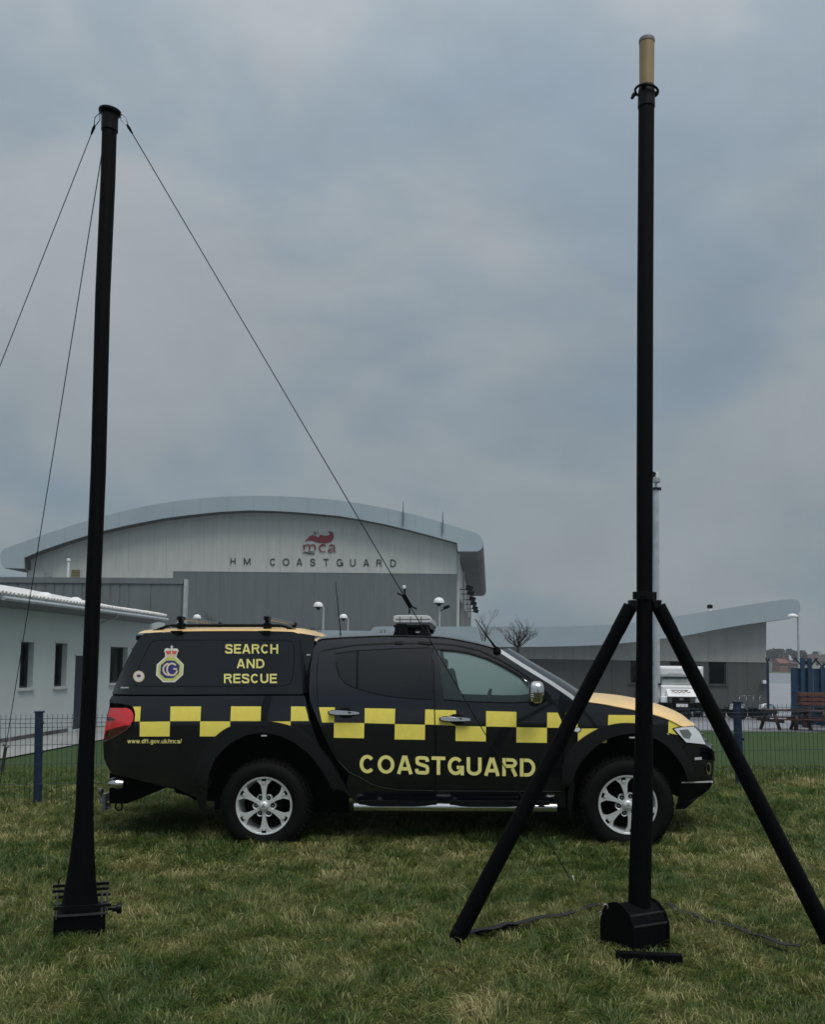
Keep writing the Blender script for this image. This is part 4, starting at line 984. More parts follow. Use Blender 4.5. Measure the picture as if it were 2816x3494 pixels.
def guy(px0, py0, dx, anchor, ringside, tens=None):
    """cable from the top plate to an anchor on the ground, with eye, ferrule and (where seen) a slide tensioner"""
    s0 = loc(pt) + Vector((rt * .92 * ringside, dx, -.006)); e0 = Vector(anchor) - org; d = (e0 - s0).normalized()
    mb = MB(); mb.tube([s0 + d * .135, e0], .0034, n=6)
    g = mb.build('guy_line', mat('guy_cable', (.03, .032, .034), rough=.5, metal=.5), lm) if 'guy_cable' not in MATS else mb.build('guy_line', MATS['guy_cable'], lm)
    side = d.cross(Vector((0, 1, 0))).normalized()
    mb = MB(); mb.tube([s0, s0 + d * .04 + side * .018, s0 + d * .085 + side * .004], .003, n=6); mb.tube([s0, s0 + d * .04 - side * .018, s0 + d * .085 - side * .004], .003, n=6); mb.build('cable_eye', m_steel, g)
    mb = MB(); mb.tube([s0 + d * .08, s0 + d * .10, s0 + d * .14], [.006, .0095, .006], n=8); mb.build('ferrule', m_black, g)
    if tens:
        for (t, ln, mt_) in tens:
            c = s0 + (e0 - s0) * t; u = d; v = side
            mb = MB(); mb.bar(c - u * ln / 2, c + u * ln / 2, .030, .010, up=(0, 1, 0))
            for q in (-1, 1):
                e1 = c + u * q * ln / 2
                for r in (-1, 1): mb.bar(e1 + v * r * .012, e1 + v * r * .030 + u * q * .028, .011, .010, up=(0, 1, 0))
            mb.build('tensioner', mt_, g, bevel=.003)
    return g, s0 + org, e0 + org
g_r = on_ground(1955, 3012)
def frac(py, s, e):
    """where along a cable it crosses a row of the photograph"""
    lo, hi = 0, 1
    for _ in range(40):
        m = (lo + hi) / 2; p = Vector(s) + (Vector(e) - Vector(s)) * m; v = p - CAM
        y = CY - F_PX * v.dot(up_) / v.dot(f_)
        if y < py: lo = m
        else: hi = m
    return lo
s_r = pt + Vector((rt * .92, 0, 0))
t1 = frac(2050, s_r, g_r)
guy(0, 0, 0, g_r, 1, [(t1, .105, m_blackplastic)])
g_l = at_z(-655, 2905, -.05); guy(0, 0, 0, g_l, -1)
g_b = on_ground(-22, 2800); s_b = pt + Vector((-rt * .6, .07, 0)); t2 = frac(2590, s_b, g_b)
guy(0, 0, .07, g_b, -.6, [(t2, .30, mat('grey_plastic', (.12, .125, .13), rough=.5, var=.1))])
for an in (g_r, g_b): MB().tube([Vector(an) - org + Vector((0, 0, .05)), Vector(an) - org + Vector((.03, 0, -.1))], .009, n=8).build('ground_peg', m_steel, lm)
# foot frame
m_steeld = mat('worn_steel', (.06, .062, .065), rough=.5, metal=.6, var=.3, scale=30)
bx1 = 80 * YL / F_PX; bx0 = -bx1; n0_ = len(col.objects)
zb, zt = -.05, at_y(270, 3117, YL - .1).z - org.z; z2 = at_y(270, 3090, YL - .1).z - org.z; z3 = at_y(270, 3040, YL + .1).z - org.z; z4 = at_y(270, 3022, YL + .1).z - org.z
mb = MB(); mb.b2((bx0, -.13, zb), (bx1, .13, zt - .004)); mb.build('foot_box', m_black, lm, bevel=.008)
mb = MB()
for y in (-.135, .135):
    MB().bar((bx0 - .005, y, zt), (bx1 + .01, y, zt), .012, .010).build('frame_bar', m_steeld, lm); MB().bar((bx0 - .005, y, z2), (bx1 + .03, y, z2), .012, .016).build('frame_bar', m_blackplastic, lm)
for z in (z3, z4): MB().bar((bx0 - .02, .135, z), (bx1 + .02, .135, z), .02, .016).build('frame_bar', m_blackplastic, lm)
mb = MB()
for x in (bx0 + .012, bx1 - .022, bx1 + .008):
    for y in (-.13, .13): mb.bar((x, y, zt - .02), (x, y, z4 + .02), .008, .006)
mb.build('frame_post', m_steel, lm)
zk = (zt + z2) / 2 - .005; mb = MB(); mb.lathe([(.0, 0), (.010, 0), (.010, .035), (.018, .035), (.019, .06), (.030, .062), (.033, .075), (.030, .088), (.0, .09)], (bx1 + .0, -.11, zk), 'x', 16); mb.build('clamp_knob', m_blackplastic, lm)
mb = MB(); mb.tube([(bx0 + .012, .13, z4 + .01), (bx0 + .014, .13, z4 + .04), (bx0 + .03, .13, z4 + .05)], .005, n=6); mb.build('hook', m_black, lm)
for o in list(col.objects)[n0_:]: o.rotation_euler = (0, 0, -math.atan2(gp.x, gp.y))

# ------------------------------------------------------------------ right mast on its tripod
gm = on_ground(2186, 3238); YR = gm.y
rm = thing('tripod_mast', 'tall black telescopic mast on tripod with beige antenna at its top', 'mast', gm)
org2 = gm; lo2 = lambda p: Vector(p) - org2
def seg(name, rows, mt, n=28, par=None):
    P = [near_edge(x, y, YR, w_) for x, y, w_ in rows]
    return MB().tube([lo2(p) for p in P], [rad(w_, p) for (_, _, w_), p in zip(rows, P)], n=n).build(name, mt, par or rm)
seg('lower_tube', [(2183, 3150, 77), (2184, 3070, 76), (2188, 2900, 74), (2193, 2780, 72), (2198, 2550, 61), (2200.5, 2200, 55), (2201, 2030, 54.5)], m_black)
seg('upper_tube', [(2201, 2030, 54), (2201.2, 1620, 54.5), (2203, 1000, 54), (2207, 348, 53)], m_black)
seg('head_sleeve', [(2207, 352, 53), (2207, 350, 58), (2207.5, 300, 57), (2208, 280, 52)], m_blackplastic)
an = seg('antenna', [(2208, 284, 49), (2208.5, 128, 51)], mat('beige_radome', (.33, .245, .125), rough=.5, var=.06, scale=5))
seg('antenna_cap', [(2208.5, 130, 53.5), (2208.5, 120, 54), (2208.5, 117, 51)], mat('grey_cap', (.17, .165, .17), rough=.6, var=.1), par=an)
pr = near_edge(2207.5, 291, YR, 70); rr = rad(76, pr)
mb = MB(); mb.tube([lo2(pr) + Vector((rr * math.cos(t), rr * math.sin(t), -.012 * math.cos(t))) for t in np.linspace(0, 2 * math.pi, 30)], .0075, n=8, cap=False)
for t in (0, 2.2, 4.2): mb.bar(lo2(pr) + Vector((rr * .6 * math.cos(t), rr * .6 * math.sin(t), -.01)), lo2(pr) + Vector((rr * math.cos(t), rr * math.sin(t), -.012 * math.cos(t))), .022, .012)
rg = mb.build('guy_ring', m_blackplastic, rm)
mb = MB(); c = lo2(near_edge(2164, 306, YR, 60)); mb.tube([c + Vector((.012, 0, .016)), c, c + Vector((-.012, 0, -.024))], [.007, .013, .008], n=8); mb.bar(c + Vector((.005, 0, -.004)), c + Vector((.03, 0, .002)), .006, .006); mb.build('snap_hook', m_blackplastic, rg)
pc = lo2(at_y(2201, 2033, YR)); rc = rad(66, at_y(2201, 2033, YR)); hz_ = rad(24, at_y(2201, 2033, YR))
mb = MB(); mb.lathe([(rc * .8, -hz_), (rc, -hz_), (rc, hz_), (rc * .8, hz_)], pc, n=28)
for t in (0, math.pi, math.pi / 2, -math.pi / 2): mb.box(pc + Vector((rc * math.cos(t), rc * math.sin(t), 0)), (.022, .022, hz_ * 2 + .004))
for t in (-2.0, -1.2): mb.box(pc + Vector((rc * math.cos(t), rc * math.sin(t), .004)), (.035, .014, .014))
mb.build('collar', m_blackplastic, rm)
pj = at_y(2201, 2062, YR)
legs = []
fl = on_ground(1549, 3222); frp = on_ground(2851, 3240)
for nm, tpx, ft in (('l', (2153, 2068), fl), ('r', (2248, 2068), frp)):
    tpt = at_y(tpx[0], tpx[1], YR - .02); d = (Vector(ft) - tpt)
    mb = MB(); mb.tube([lo2(tpt), lo2(tpt + d * .075), lo2(tpt + d * .078), lo2(tpt + d * .5), lo2(Vector(ft) - d * .025)], [.040, .040, .038, .043, .048], n=20)
    lg = mb.build('leg', m_black, rm)
    mb = MB(); mb.tube([lo2(Vector(ft) - d * .04), lo2(Vector(ft) - d * .02), lo2(Vector(ft) + Vector((0, 0, -.02)))], [.05, .05, .02], n=14); mb.build('foot', m_blackplastic, lg)
    mb = MB(); s_ = -1 if nm == 'l' else 1
    j = lo2(at_y(2201 + s_ * 40, 2054, YR)); mb.box(j, (.045, .06, .018)); mb.box(j + Vector((0, -.028, -.025)), (.04, .008, .06)); mb.box(j + Vector((0, .028, -.025)), (.04, .008, .06)); mb.build('hinge', m_blackplastic, lg)
# third leg, away from the viewer and hidden by the shaft
tpt = lo2(at_y(2201, 2066, YR)) + Vector((gm.x, gm.y, 0)).normalized() * .07; ft = Vector((gm.x, gm.y, 0)).normalized() * 1.1; ft.z = float(G(gm.x + ft.x, gm.y + ft.y)) - gm.z
MB().tube([tpt, ft], [.040, .046], n=16).build('leg', m_black, rm)
# foot housing: two rounded cheeks with cross bars
hp = Frame(gm, Vector((math.cos(R_(33)), -math.sin(R_(33)) * -1, 0)), Vector((-math.sin(R_(33)), math.cos(R_(33)), 0)), Vector((0, 0, 1)))
ang = R_(-28)
cax = Vector((math.sin(R_(62)), math.cos(R_(62)), 0))       # direction across the two cheeks (to the right and away)
cfx = Vector((cax.y, -cax.x, 0))                                # along each cheek
hw, hh = .138, .262
def arch_poly():
    return [(-hw, -.06)] + [(-hw, hh - hw)] + [(hw * math.cos(t), hh - hw + hw * math.sin(t)) for t in np.linspace(math.pi, 0, 16)] + [(hw, -.06)]
pl = arch_poly(); n_ = len(pl)
for s_, nm in ((-.122, 'near'), (.122, 'far')):
    mb = MB(); P = [Vector((p[0], p[1], 0)) for p in pl]; tri = tessellate_polygon([P]); V = []
    for t in (-.006, .006): V += [cfx * p[0] + cax * (s_ + t) + Vector((-.03, 0, p[1])) for p in pl]
    mb.add(V, [tuple(t) for t in tri] + [tuple(i + n_ for i in t[::-1]) for t in tri] + [(i, (i + 1) % n_, (i + 1) % n_ + n_, i + n_) for i in range(n_)])
    mb.build('foot_cheek', m_black, rm)
    mb = MB(); mb.tube([cfx * p[0] + cax * (s_ + (.009 if s_ > 0 else -.009)) + Vector((-.03, 0, p[1])) for p in pl[1:-1]], .004, n=6); mb.build('edge_bead', m_steeld, rm)
mb = MB(); W2 = [(hw * .93 * math.cos(t), hh - hw + hw * .93 * math.sin(t)) for t in np.linspace(0, math.pi, 18)]; W2 = [(hw * .93, -.05)] + W2 + [(-hw * .93, -.05)]
mb.add([cfx * a + cax * s_ + Vector((-.03, 0, b)) for a, b in W2 for s_ in (-.116, .116)], [(2 * i, 2 * i + 1, 2 * i + 3, 2 * i + 2) for i in range(len(W2) - 1)], True); mb.build('drum_cover', m_black, rm)
for k, t in enumerate((.28, .72)):
    p = cfx * (hw * .96 * math.cos(t)) + Vector((-.03, 0, hh - hw + hw * .96 * math.sin(t)))
    MB().bar(p - cax * .117, p + cax * .117, .008, .008).build('cross_bar', m_steeld, rm)
MB().tube([Vector((-.03, 0, -.04)), Vector((-.01, 0, .2))], [.08, .055], n=18).build('foot_core', m_dark, rm)
c = lo2(at_y(2066, 3094, YR - .17)); mb = MB(); mb.tube([c + Vector((.014 * math.cos(t), -.004, .014 * math.sin(t))) for t in np.linspace(-.6, 3.8, 12)], .004, n=6); mb.build('shackle', m_steel, rm)
c = lo2(at_y(2050, 3116, YR - .17)); mb = MB(); mb.tube([c + Vector((.006 * math.cos(t), -.004, .009 * math.sin(t))) for t in np.linspace(0, 6.28, 10)], .003, n=6); mb.build('shackle', m_steel, rm)
# webbing straps and a loose bar on the grass
web = mat('black_webbing', (.010, .012, .015), rough=.8, var=.3, scale=40, bump=.3, bscale=200)
def strap(name, pts, wd, label, lift=.03):
    P = [on_ground(*p) for p in pts]; o0 = P[0]; Q = []
    for i in range(len(P) - 1):
        for k in range(6): Q.append(P[i].lerp(P[i + 1], k / 6))
    Q.append(P[-1]); mb = MB(); V = []
    for i, p in enumerate(Q):
        d = (Q[min(i + 1, len(Q) - 1)] - Q[max(i - 1, 0)]).normalized(); s_ = Vector((-d.y, d.x, 0)) * wd / 2
        zz = lift + .006 * math.sin(i * .9)
        for a, b in ((-1, 0), (1, 0), (1, .004), (-1, .004)): V.append(p + s_ * a - o0 + Vector((0, 0, zz + b)))
    m_ = len(Q); mb.add(V, [(i * 4 + j, i * 4 + (j + 1) % 4, (i + 1) * 4 + (j + 1) % 4, (i + 1) * 4 + j) for i in range(m_ - 1) for j in range(4)] + [(0, 1, 2, 3), (4 * m_ - 4, 4 * m_ - 3, 4 * m_ - 2, 4 * m_ - 1)])
    o = mb.build(name, web); o.location = o0; return tag(o, label, 'strap', 'webbing straps between the mast foot and its legs')
s1 = strap('webbing_strap', [(1600, 3212), (1700, 3188), (1760, 3176), (1900, 3150), (2050, 3112)], .045, 'black webbing strap in the grass left of the mast foot', .046)
P = [on_ground(1625, 3205), on_ground(1757, 3172)]; MB().bar(P[0] - P[0] + Vector((.0, 0, .035)), P[1] - P[0] + Vector((0, 0, .035)), .055, .014).build('buckle', m_blackplastic).parent = None
bk = bpy.data.objects['buckle']; bk.parent = s1; bk.location = P[0] - s1.location
s2 = strap('webbing_strap', [(2280, 3108), (2320, 3132), (2420, 3166), (2540, 3200), (2640, 3238), (2735, 3262)], .04, 'black webbing strap in the grass right of the mast foot', .044)
P = [on_ground(2318, 3133), on_ground(2385, 3160)]; bk = MB().bar(Vector((0, 0, .03)), P[1] - P[0] + Vector((0, 0, .03)), .05, .014).build('buckle', m_blackplastic); bk.parent = s2; bk.location = P[0] - s2.location
P = [on_ground(2102, 3298), on_ground(2330, 3306)]; mb = MB(); mb.bar((0, 0, .055), P[1] - P[0] + Vector((0, 0, .05)), .05, .045); o = mb.build('ground_bar', m_black, bevel=.004); o.location = P[0]
tag(o, 'black flat bar lying in the grass in front of the tripod mast', 'bar')
# ------------------------------------------------------------------ buildings beyond the fence
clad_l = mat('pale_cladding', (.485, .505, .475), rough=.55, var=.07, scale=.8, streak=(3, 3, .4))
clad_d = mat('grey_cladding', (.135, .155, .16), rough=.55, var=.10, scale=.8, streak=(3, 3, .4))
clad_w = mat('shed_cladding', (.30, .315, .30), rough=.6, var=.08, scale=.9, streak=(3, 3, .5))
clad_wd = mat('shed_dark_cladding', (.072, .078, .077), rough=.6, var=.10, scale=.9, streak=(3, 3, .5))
roof_m = mat('metal_roof', (.335, .405, .445), rough=.5, metal=0, var=.05, scale=.5)
soff_m = mat('roof_soffit', (.10, .105, .10), rough=.7, var=.2, scale=.7)
render_w = mat('pale_render', (.50, .555, .56), rough=.8, var=.05, scale=.7, bump=.1, bscale=40, streak=(1, 1, .35))
win_d = mat('dark_pane', (.003, .004, .006), rough=.12, var=.2, scale=2, spec=.22)
frame_d = mat('dark_frame', (.02, .024, .03), rough=.5)
sill_m = mat('pale_sill', (.50, .52, .52), rough=.6, var=.08)
sign_k = mat('sign_black', (.012, .016, .02), rough=.5, var=.1); sign_r = mat('sign_red', (.20, .028, .042), rough=.5, var=.12, scale=1.5)
door_b = mat('door_blue', (.006, .011, .035), rough=.4, var=.2)
tile_m = mat('white_tile', (.62, .62, .61), rough=.6, var=.15, scale=7)

YAW = R_(4.7)
def facade(name, label, cat, px, Y):
    d = ray(px, 2260); o = CAM + d * (Y / d.y); o.z = SITE
    fr = yaw_frame(o, YAW); return fr, thing(name, label, cat, fr.m)
def interp(pts, x):
    if x <= pts[0][0]: return pts[0][1]
    for (a, b), (c, d) in zip(pts, pts[1:]):
        if x <= c: return b + (d - b) * (x - a) / (c - a)
    return pts[-1][1]
def panels(name, fr, parent, mt, x0, x1, wpx, top, bot, y=0.0, th=.02, gap=.007):
    """upright cladding sheets side by side between two curves given in photo readings; bot None = to the ground"""
    n = max(1, round((x1 - x0) / wpx))
    for i in range(n):
        a = x0 + (x1 - x0) * i / n; b = x0 + (x1 - x0) * (i + 1) / n
        T = [fr.uv(a + (b - a) * k / 4, top(a + (b - a) * k / 4), y) for k in range(5)]
        Bt = [(T[0][0], -.1), (T[-1][0], -.1)] if bot is None else [fr.uv(a, bot(a), y), fr.uv(b, bot(b), y)]
        T[0] = (T[0][0] + gap / 2, T[0][1]); T[-1] = (T[-1][0] - gap / 2, T[-1][1])
        MB().prism([(Bt[0][0] + gap / 2, Bt[0][1] + gap / 2)] + [(Bt[1][0] - gap / 2, Bt[1][1] + gap / 2)] + T[::-1], y, y + th).build(name, mt, parent)

# --- hangar with the bowed roof
HF, hang = facade('hangar', 'grey hangar with bowed roof, HM COASTGUARD and mca sign on its gable', 'building', 1000, 62)
htop = [(2, 1884), (12, 1874), (34, 1865), (137, 1828), (218, 1801), (299, 1776), (420, 1744), (490, 1728), (560, 1716), (636, 1705), (740, 1696), (850, 1692), (954, 1693), (1060, 1699), (1161, 1708), (1265, 1724), (1368, 1745), (1445, 1764), (1513, 1784), (1575, 1803), (1618, 1816), (1638, 1828), (1648, 1845)]
hbot = [(81, 1903), (132, 1881), (215, 1852), (299, 1826), (352, 1811), (420, 1795), (490, 1781), (560, 1768), (636, 1758), (740, 1747), (850, 1741), (930, 1743), (1006, 1747), (1080, 1753), (1161, 1761), (1240, 1774), (1316, 1789), (1400, 1809), (1472, 1828), (1560, 1852)]
YF = -.9
tp = [HF.uv(*p, YF) for p in catmull(htop, sub=3)]; bt = [HF.uv(*p, YF) for p in hbot]
end_r = [HF.uv(*p, YF) for p in ((1651, 1856), (1647, 1868), (1640, 1876), (1628, 1881), (1563, 1881))]
end_l = [HF.uv(*p, YF) for p in ((81, 1940), (12, 1938), (4, 1926), (0, 1900))]
prof = tp + end_r + bt[::-1] + end_l
MB().prism(prof, YF, YF + .12).build('roof_fascia', roof_m, hang)
# roof skin and soffit behind the fascia
inner = [(x, z - .03) for x, z in tp[3:-2]]
mb = MB(); mb.prism([(x * .9995, z - .02) for x, z in prof], YF + .12, 40); mb.build('roof', soff_m, hang)
vs_ = []
for x, z in tp: vs_ += [(x, YF + .10, z + .01), (x, 40.02, z + .01)]
MB().add(vs_, [(2 * i, 2 * i + 1, 2 * i + 3, 2 * i + 2) for i in range(len(tp) - 1)], True).build('roof_sheet', roof_m, hang)
for px in range(130, 1600, 92):
    a = HF.uv(px, interp(htop, px) + 1, YF); b = HF.uv(px, interp(hbot, px) - 1 if 81 < px < 1560 else 1879, YF)
    MB().bar((a[0], YF - .004, a[1]), (b[0], YF - .004, b[1]), .03, .012, up=(0, 1, 0)).build('fascia_joint', mat('joint_grey', (.30, .35, .385), rough=.5) if 'joint_grey' not in MATS else MATS['joint_grey'], hang)
bnd = lambda x: 1949.5 + (x - 590) * .0093
under = lambda x: interp(hbot, x) - 10
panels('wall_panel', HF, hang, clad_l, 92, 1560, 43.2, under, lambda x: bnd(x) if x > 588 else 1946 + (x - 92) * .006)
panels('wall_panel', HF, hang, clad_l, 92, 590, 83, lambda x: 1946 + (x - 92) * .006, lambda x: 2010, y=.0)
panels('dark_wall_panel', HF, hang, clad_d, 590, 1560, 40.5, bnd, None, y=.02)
a = HF.uv(92, 1900, 0); b = HF.uv(1561, 1860, 0); zt_ = HF.uv(800, 1760, 0)[1]
back = [(HF.uv(p[0], p[1] - 4, 0)) for p in hbot if 92 < p[0] < 1560]
mb = MB(); mb.prism([(a[0], -.1), (b[0], -.1), (b[0], HF.uv(1560, 1848, 0)[1])] + back[::-1] + [(a[0], HF.uv(92, 1896, 0)[1])], .045, .35); mb.build('inner_wall', clad_d, hang)
xw = b[0]
# right flank: pale wall, dark glazing, columns, floodlights
ztop = HF.uv(1560, 1880, 0)[1]; zg = HF.uv(1563, 2020, 0)[1]
MB().b2((xw - .3, .35, zg), (xw, 38, ztop + .6)).build('flank_wall', clad_l, hang)
MB().b2((xw - .35, .5, -.1), (xw - .12, 38, zg)).build('flank_glazing', win_d, hang)
for y in (.2, 12.5, 25, 37.6): MB().b2((xw - .1, y, -.1), (xw + .16, y + .34, ztop + .3)).build('column', clad_l, hang)
for y in (4, 8.5, 15, 21, 28, 33):
    mb = MB(); mb.b2((xw, y, zg + .45), (xw + .55, y + .07, zg + .5)); mb.box((xw + .72, y, zg + .55), (.5, .5, .34), Matrix.Rotation(.3, 3, 'Y')); mb.build('floodlight', m_blackplastic, hang)
for k in range(4):
    mb = MB(); mb.b2((xw - .11, .6 + k * 9.3, 2.4), (xw - .10, 9 + k * 9.3, 2.5)); mb.build('glazing_bar', m_steel, hang)
for px, ya, yb in ((1376, 1711, 1792), (1511, 1746, 1820)):
    p, q = HF.uv(px, ya, YF - .1), HF.uv(px, yb, YF - .1); mb = MB(); mb.tube([(q[0], YF - .1, q[1]), (q[0], YF - .1, q[1] + .7), (p[0], YF - .1, p[1])], [.05, .05, .02], n=6); mb.b2((q[0] - .05, YF - .12, q[1] + .3), (q[0] + .05, YF, q[1] + .4)); mb.build('lightning_rod', m_steel, hang)
for (x0_, y0_, x1_, y1_), nm, mt_ in (((147, 1950, 176, 1968), 'vent', None), ((240, 1943, 275, 1971), 'vent', mat('ochre_louvre', (.20, .17, .08), rough=.6))):
    p, q = HF.uv(x0_, y1_, -.1), HF.uv(x1_, y0_, -.1)
    v = MB().b2((p[0], -.08, p[1]), (q[0], -.02, q[1])).build('vent', sill_m, hang)
    for k in range(5):
        z = p[1] + (q[1] - p[1]) * (k + .5) / 5; MB().box(((p[0] + q[0]) / 2, -.11, z), (q[0] - p[0] - .1, .05, .07), Matrix.Rotation(-.6, 3, 'X')).build('louvre_slat', mt_ or m_galv, v)
p = HF.uv(1379.5, 2003, -.1); rr_ = .125
mb = MB(); mb.lathe([(rr_, -.02), (rr_, -.12), (rr_ * .8, -.2), (.001, -.22)], (p[0], 0, p[1]), 'y', 20); mb.build('wall_light', mat('lamp_white', (.75, .77, .78), rough=.4), hang)
# sign letters
def wall_put(fr, y):
    def put(px, py, k):
        x, z = fr.uv(px, py, y); return (x, y - k, z)
    return put
PW = wall_put(HF, -.03)
for ch, cx_, y0_, y1_, wd in (('H', 794.5, 1903.5, 1926, 17), ('M', 843, 1904, 1926.5, 23), ('C', 931, 1905.5, 1929, 20), ('O', 976, 1905.5, 1929.5, 23), ('A', 1021.5, 1906, 1930, 20), ('S', 1067, 1906, 1930.5, 17.5), ('T', 1113, 1907, 1930.5, 17.5), ('G', 1159.5, 1907, 1931.5, 22), ('U', 1204, 1908, 1932, 18.5), ('A', 1250, 1908.5, 1932.5, 20), ('R', 1294, 1909, 1933, 18.5), ('D', 1342, 1909.5, 1933.5, 19.5)):
    lt = letters('sign_letter', ch, ((cx_ - wd / 2, y1_), (cx_ + wd / 2, y1_), (cx_ + wd / 2, y0_), (cx_ - wd / 2, y0_)), PW, sign_k, hang, s=.115)
    so_ = lt.modifiers.new('s', 'SOLIDIFY'); so_.thickness = .03; so_.offset = 0
def Z2(*ps): return [(1000 + .1152 * x, 1780 + .1152 * y) for x, y in ps]
lg = Z2(*catmull([(350, 585), (410, 525), (470, 450), (540, 410), (590, 402), (625, 425), (660, 405), (700, 445), (735, 475), (780, 420), (800, 385), (860, 402), (960, 416), (1045, 405), (1092, 365), (1070, 318), (1020, 312), (1060, 287), (1110, 290), (1180, 330), (1200, 400), (1195, 480), (1150, 560), (1050, 615), (950, 634), (800, 625), (680, 600), (560, 560), (440, 555)], True, 3))
MB().prism([HF.uv(*p, -.05) for p in lg], -.05, -.01).build('sign_wave', sign_r, hang)
def sw(name, pts, wd, mt_, y=-.05):
    """brush stroke on the wall, its width along the way"""
    P = [HF.uv(*Z2(p)[0], y) for p in catmull(pts, sub=4)]; n = len(P); L_, R2 = [], []
    for i, p in enumerate(P):
        a = P[max(i - 1, 0)]; b = P[min(i + 1, n - 1)]; d = Vector((b[0] - a[0], b[1] - a[1])).normalized()
        t = i / (n - 1); k = (wd[0] + (wd[1] - wd[0]) * t * 2 if t < .5 else wd[1] + (wd[2] - wd[1]) * (t - .5) * 2) * .1152 * 62 / F_PX / 2
        L_.append((p[0] - d.y * k, p[1] + d.x * k)); R2.append((p[0] + d.y * k, p[1] - d.x * k))
    V = [(x, y, z) for x, z in L_ + R2]
    o = MB().add(V, [(i, i + 1, n + i + 1, n + i) for i in range(n - 1)]).build(name, mt_, hang); s_ = o.modifiers.new('s', 'SOLIDIFY'); s_.thickness = .03; s_.offset = 0
sw('sign_splash', [(600, 320), (640, 318), (665, 345), (620, 390)], (10, 26, 12), sign_r); sw('sign_splash', [(690, 325), (730, 330), (745, 345)], (8, 16, 6), sign_r)
sw('sign_stroke', [(325, 690), (325, 830)], (46, 46, 46), sign_r); sw('sign_stroke', [(330, 715), (400, 685), (470, 690), (488, 730), (488, 830)], (14, 36, 44), sign_r, -.053); sw('sign_stroke', [(495, 715), (560, 685), (625, 690), (648, 730), (648, 830)], (14, 36, 44), sign_r, -.056); sw('sign_stroke', [(288, 692), (330, 688)], (12, 16, 20), sign_r, -.059)
sw('sign_stroke', [(962, 725), (930, 690), (870, 688), (800, 720), (782, 790), (810, 860), (870, 890), (965, 870)], (40, 44, 12), sign_r)
sw('sign_stroke', [(1062, 745), (1100, 700), (1160, 690), (1210, 715), (1222, 770), (1222, 850), (1252, 900)], (18, 42, 30), sign_r); sw('sign_stroke', [(1215, 780), (1130, 800), (1060, 840), (1055, 885), (1110, 895), (1200, 860)], (14, 40, 14), sign_r, -.054)
sw('sign_underline', [(272, 930), (340, 902), (430, 922), (510, 945), (640, 938)], (10, 34, 14), sign_k); sw('sign_underline', [(425, 872), (520, 888), (640, 896)], (6, 22, 8), sign_k)

# --- shed with the wave roof, in front of the hangar
SF, shed = facade('wave_roof_shed', 'long low grey shed with pale wave shaped roof and dark windows', 'building', 2600, 47)
stop = [(1266, 2152), (1272, 2144), (1290, 2138), (1400, 2137.5), (1650, 2138), (1780, 2139), (1946, 2137), (2122, 2129), (2200, 2119), (2279, 2107), (2360, 2095), (2435, 2083), (2520, 2069), (2604, 2056), (2660, 2048), (2704, 2044.5), (2720, 2048), (2730, 2058), (2733, 2072), (2731, 2086), (2722, 2099), (2700, 2110)]
sbot = [(1266, 2207), (1750, 2207), (1897, 2206), (2044, 2201), (2171, 2190), (2240, 2181), (2303, 2174), (2370, 2163), (2435, 2150), (2520, 2135), (2617, 2121), (2700, 2110)]
YS = -.8
tp = [SF.uv(*p, YS) for p in catmull(stop, sub=3)]; bt = [SF.uv(*p, YS) for p in catmull(sbot, sub=3)[:-1]]
MB().prism(tp + bt[::-1], YS, YS + .1).build('roof_fascia', roof_m, shed)
MB().prism([(x, z - .015) for x, z in tp + bt[::-1]], YS + .1, 14).build('roof', roof_m, shed)
lo_ = [SF.uv(*p, -.2) for p in ((880, 2147), (1270, 2153), (1270, 2206), (880, 2202))]
MB().prism(lo_, -.2, 6).build('lower_roof', roof_m, shed)
sbd = lambda x: 2248 + (x - 1799) * .016
wins = [(2420, 2478, 2266, 2335), (2287, 2345, 2261, 2332), (2152, 2210, 2258, 2331)]
panels('wall_panel', SF, shed, clad_w, 900, 2617, 66, lambda x: interp(sbot, x) - 6, sbd)
# dark lower wall, cut round the windows
zl = []
for a, b, c, d in wins: zl += [a, b]
cuts = sorted([900 + 66 * k for k in range(27)] + [2617])
n_ = 26; xs_ = [900 + (2617 - 900) * k / n_ for k in range(n_ + 1)]
whole = []
for i in range(n_):
    a, b = xs_[i], xs_[i + 1]
    spans = [(a, b)]
    for w0, w1, _, _ in wins:
        ns = []
        for s0, s1 in spans:
            if w1 <= s0 or w0 >= s1: ns.append((s0, s1))
            else:
                if s0 < w0: ns.append((s0, w0))
                if w1 < s1: ns.append((w1, s1))
        spans = ns
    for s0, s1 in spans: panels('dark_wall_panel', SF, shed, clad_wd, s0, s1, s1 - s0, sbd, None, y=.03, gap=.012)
for a, b, c, d in wins:
    p, q = SF.uv(a, d, .03), SF.uv(b, c, .03)
    MB().b2((p[0], .03, -.1), (q[0], .09, p[1])).build('dark_wall_panel', clad_wd, shed)
    wv = MB().b2((p[0] - .02, .16, p[1]), (q[0] + .02, .2, q[1] + .2)).build('window', win_d, shed)
    MB().b2((p[0], .10, p[1]), (p[0] + .06, .16, q[1])).b2((q[0] - .06, .10, p[1]), (q[0], .16, q[1])).b2((p[0] + .06, .10, p[1]), (q[0] - .06, .16, p[1] + .06)).build('frame', frame_d, wv)
    MB().b2((p[0] - .1, -.05, p[1] - .05), (q[0] + .1, .08, p[1])).build('sill', clad_wd, wv)
MB().b2((SF.uv(900, 2200, 0)[0], .21, -.1), (SF.uv(2616, 2200, 0)[0], .5, SF.uv(2300, 2200, 0)[1])).build('inner_wall', clad_wd, shed)
p = SF.uv(2616.5, 2150, 0); q = SF.uv(2617, 2124, 0)
MB().b2((p[0] - .25, .1, -.1), (p[0], 13, q[1] - .1)).build('end_wall', clad_wd, shed)
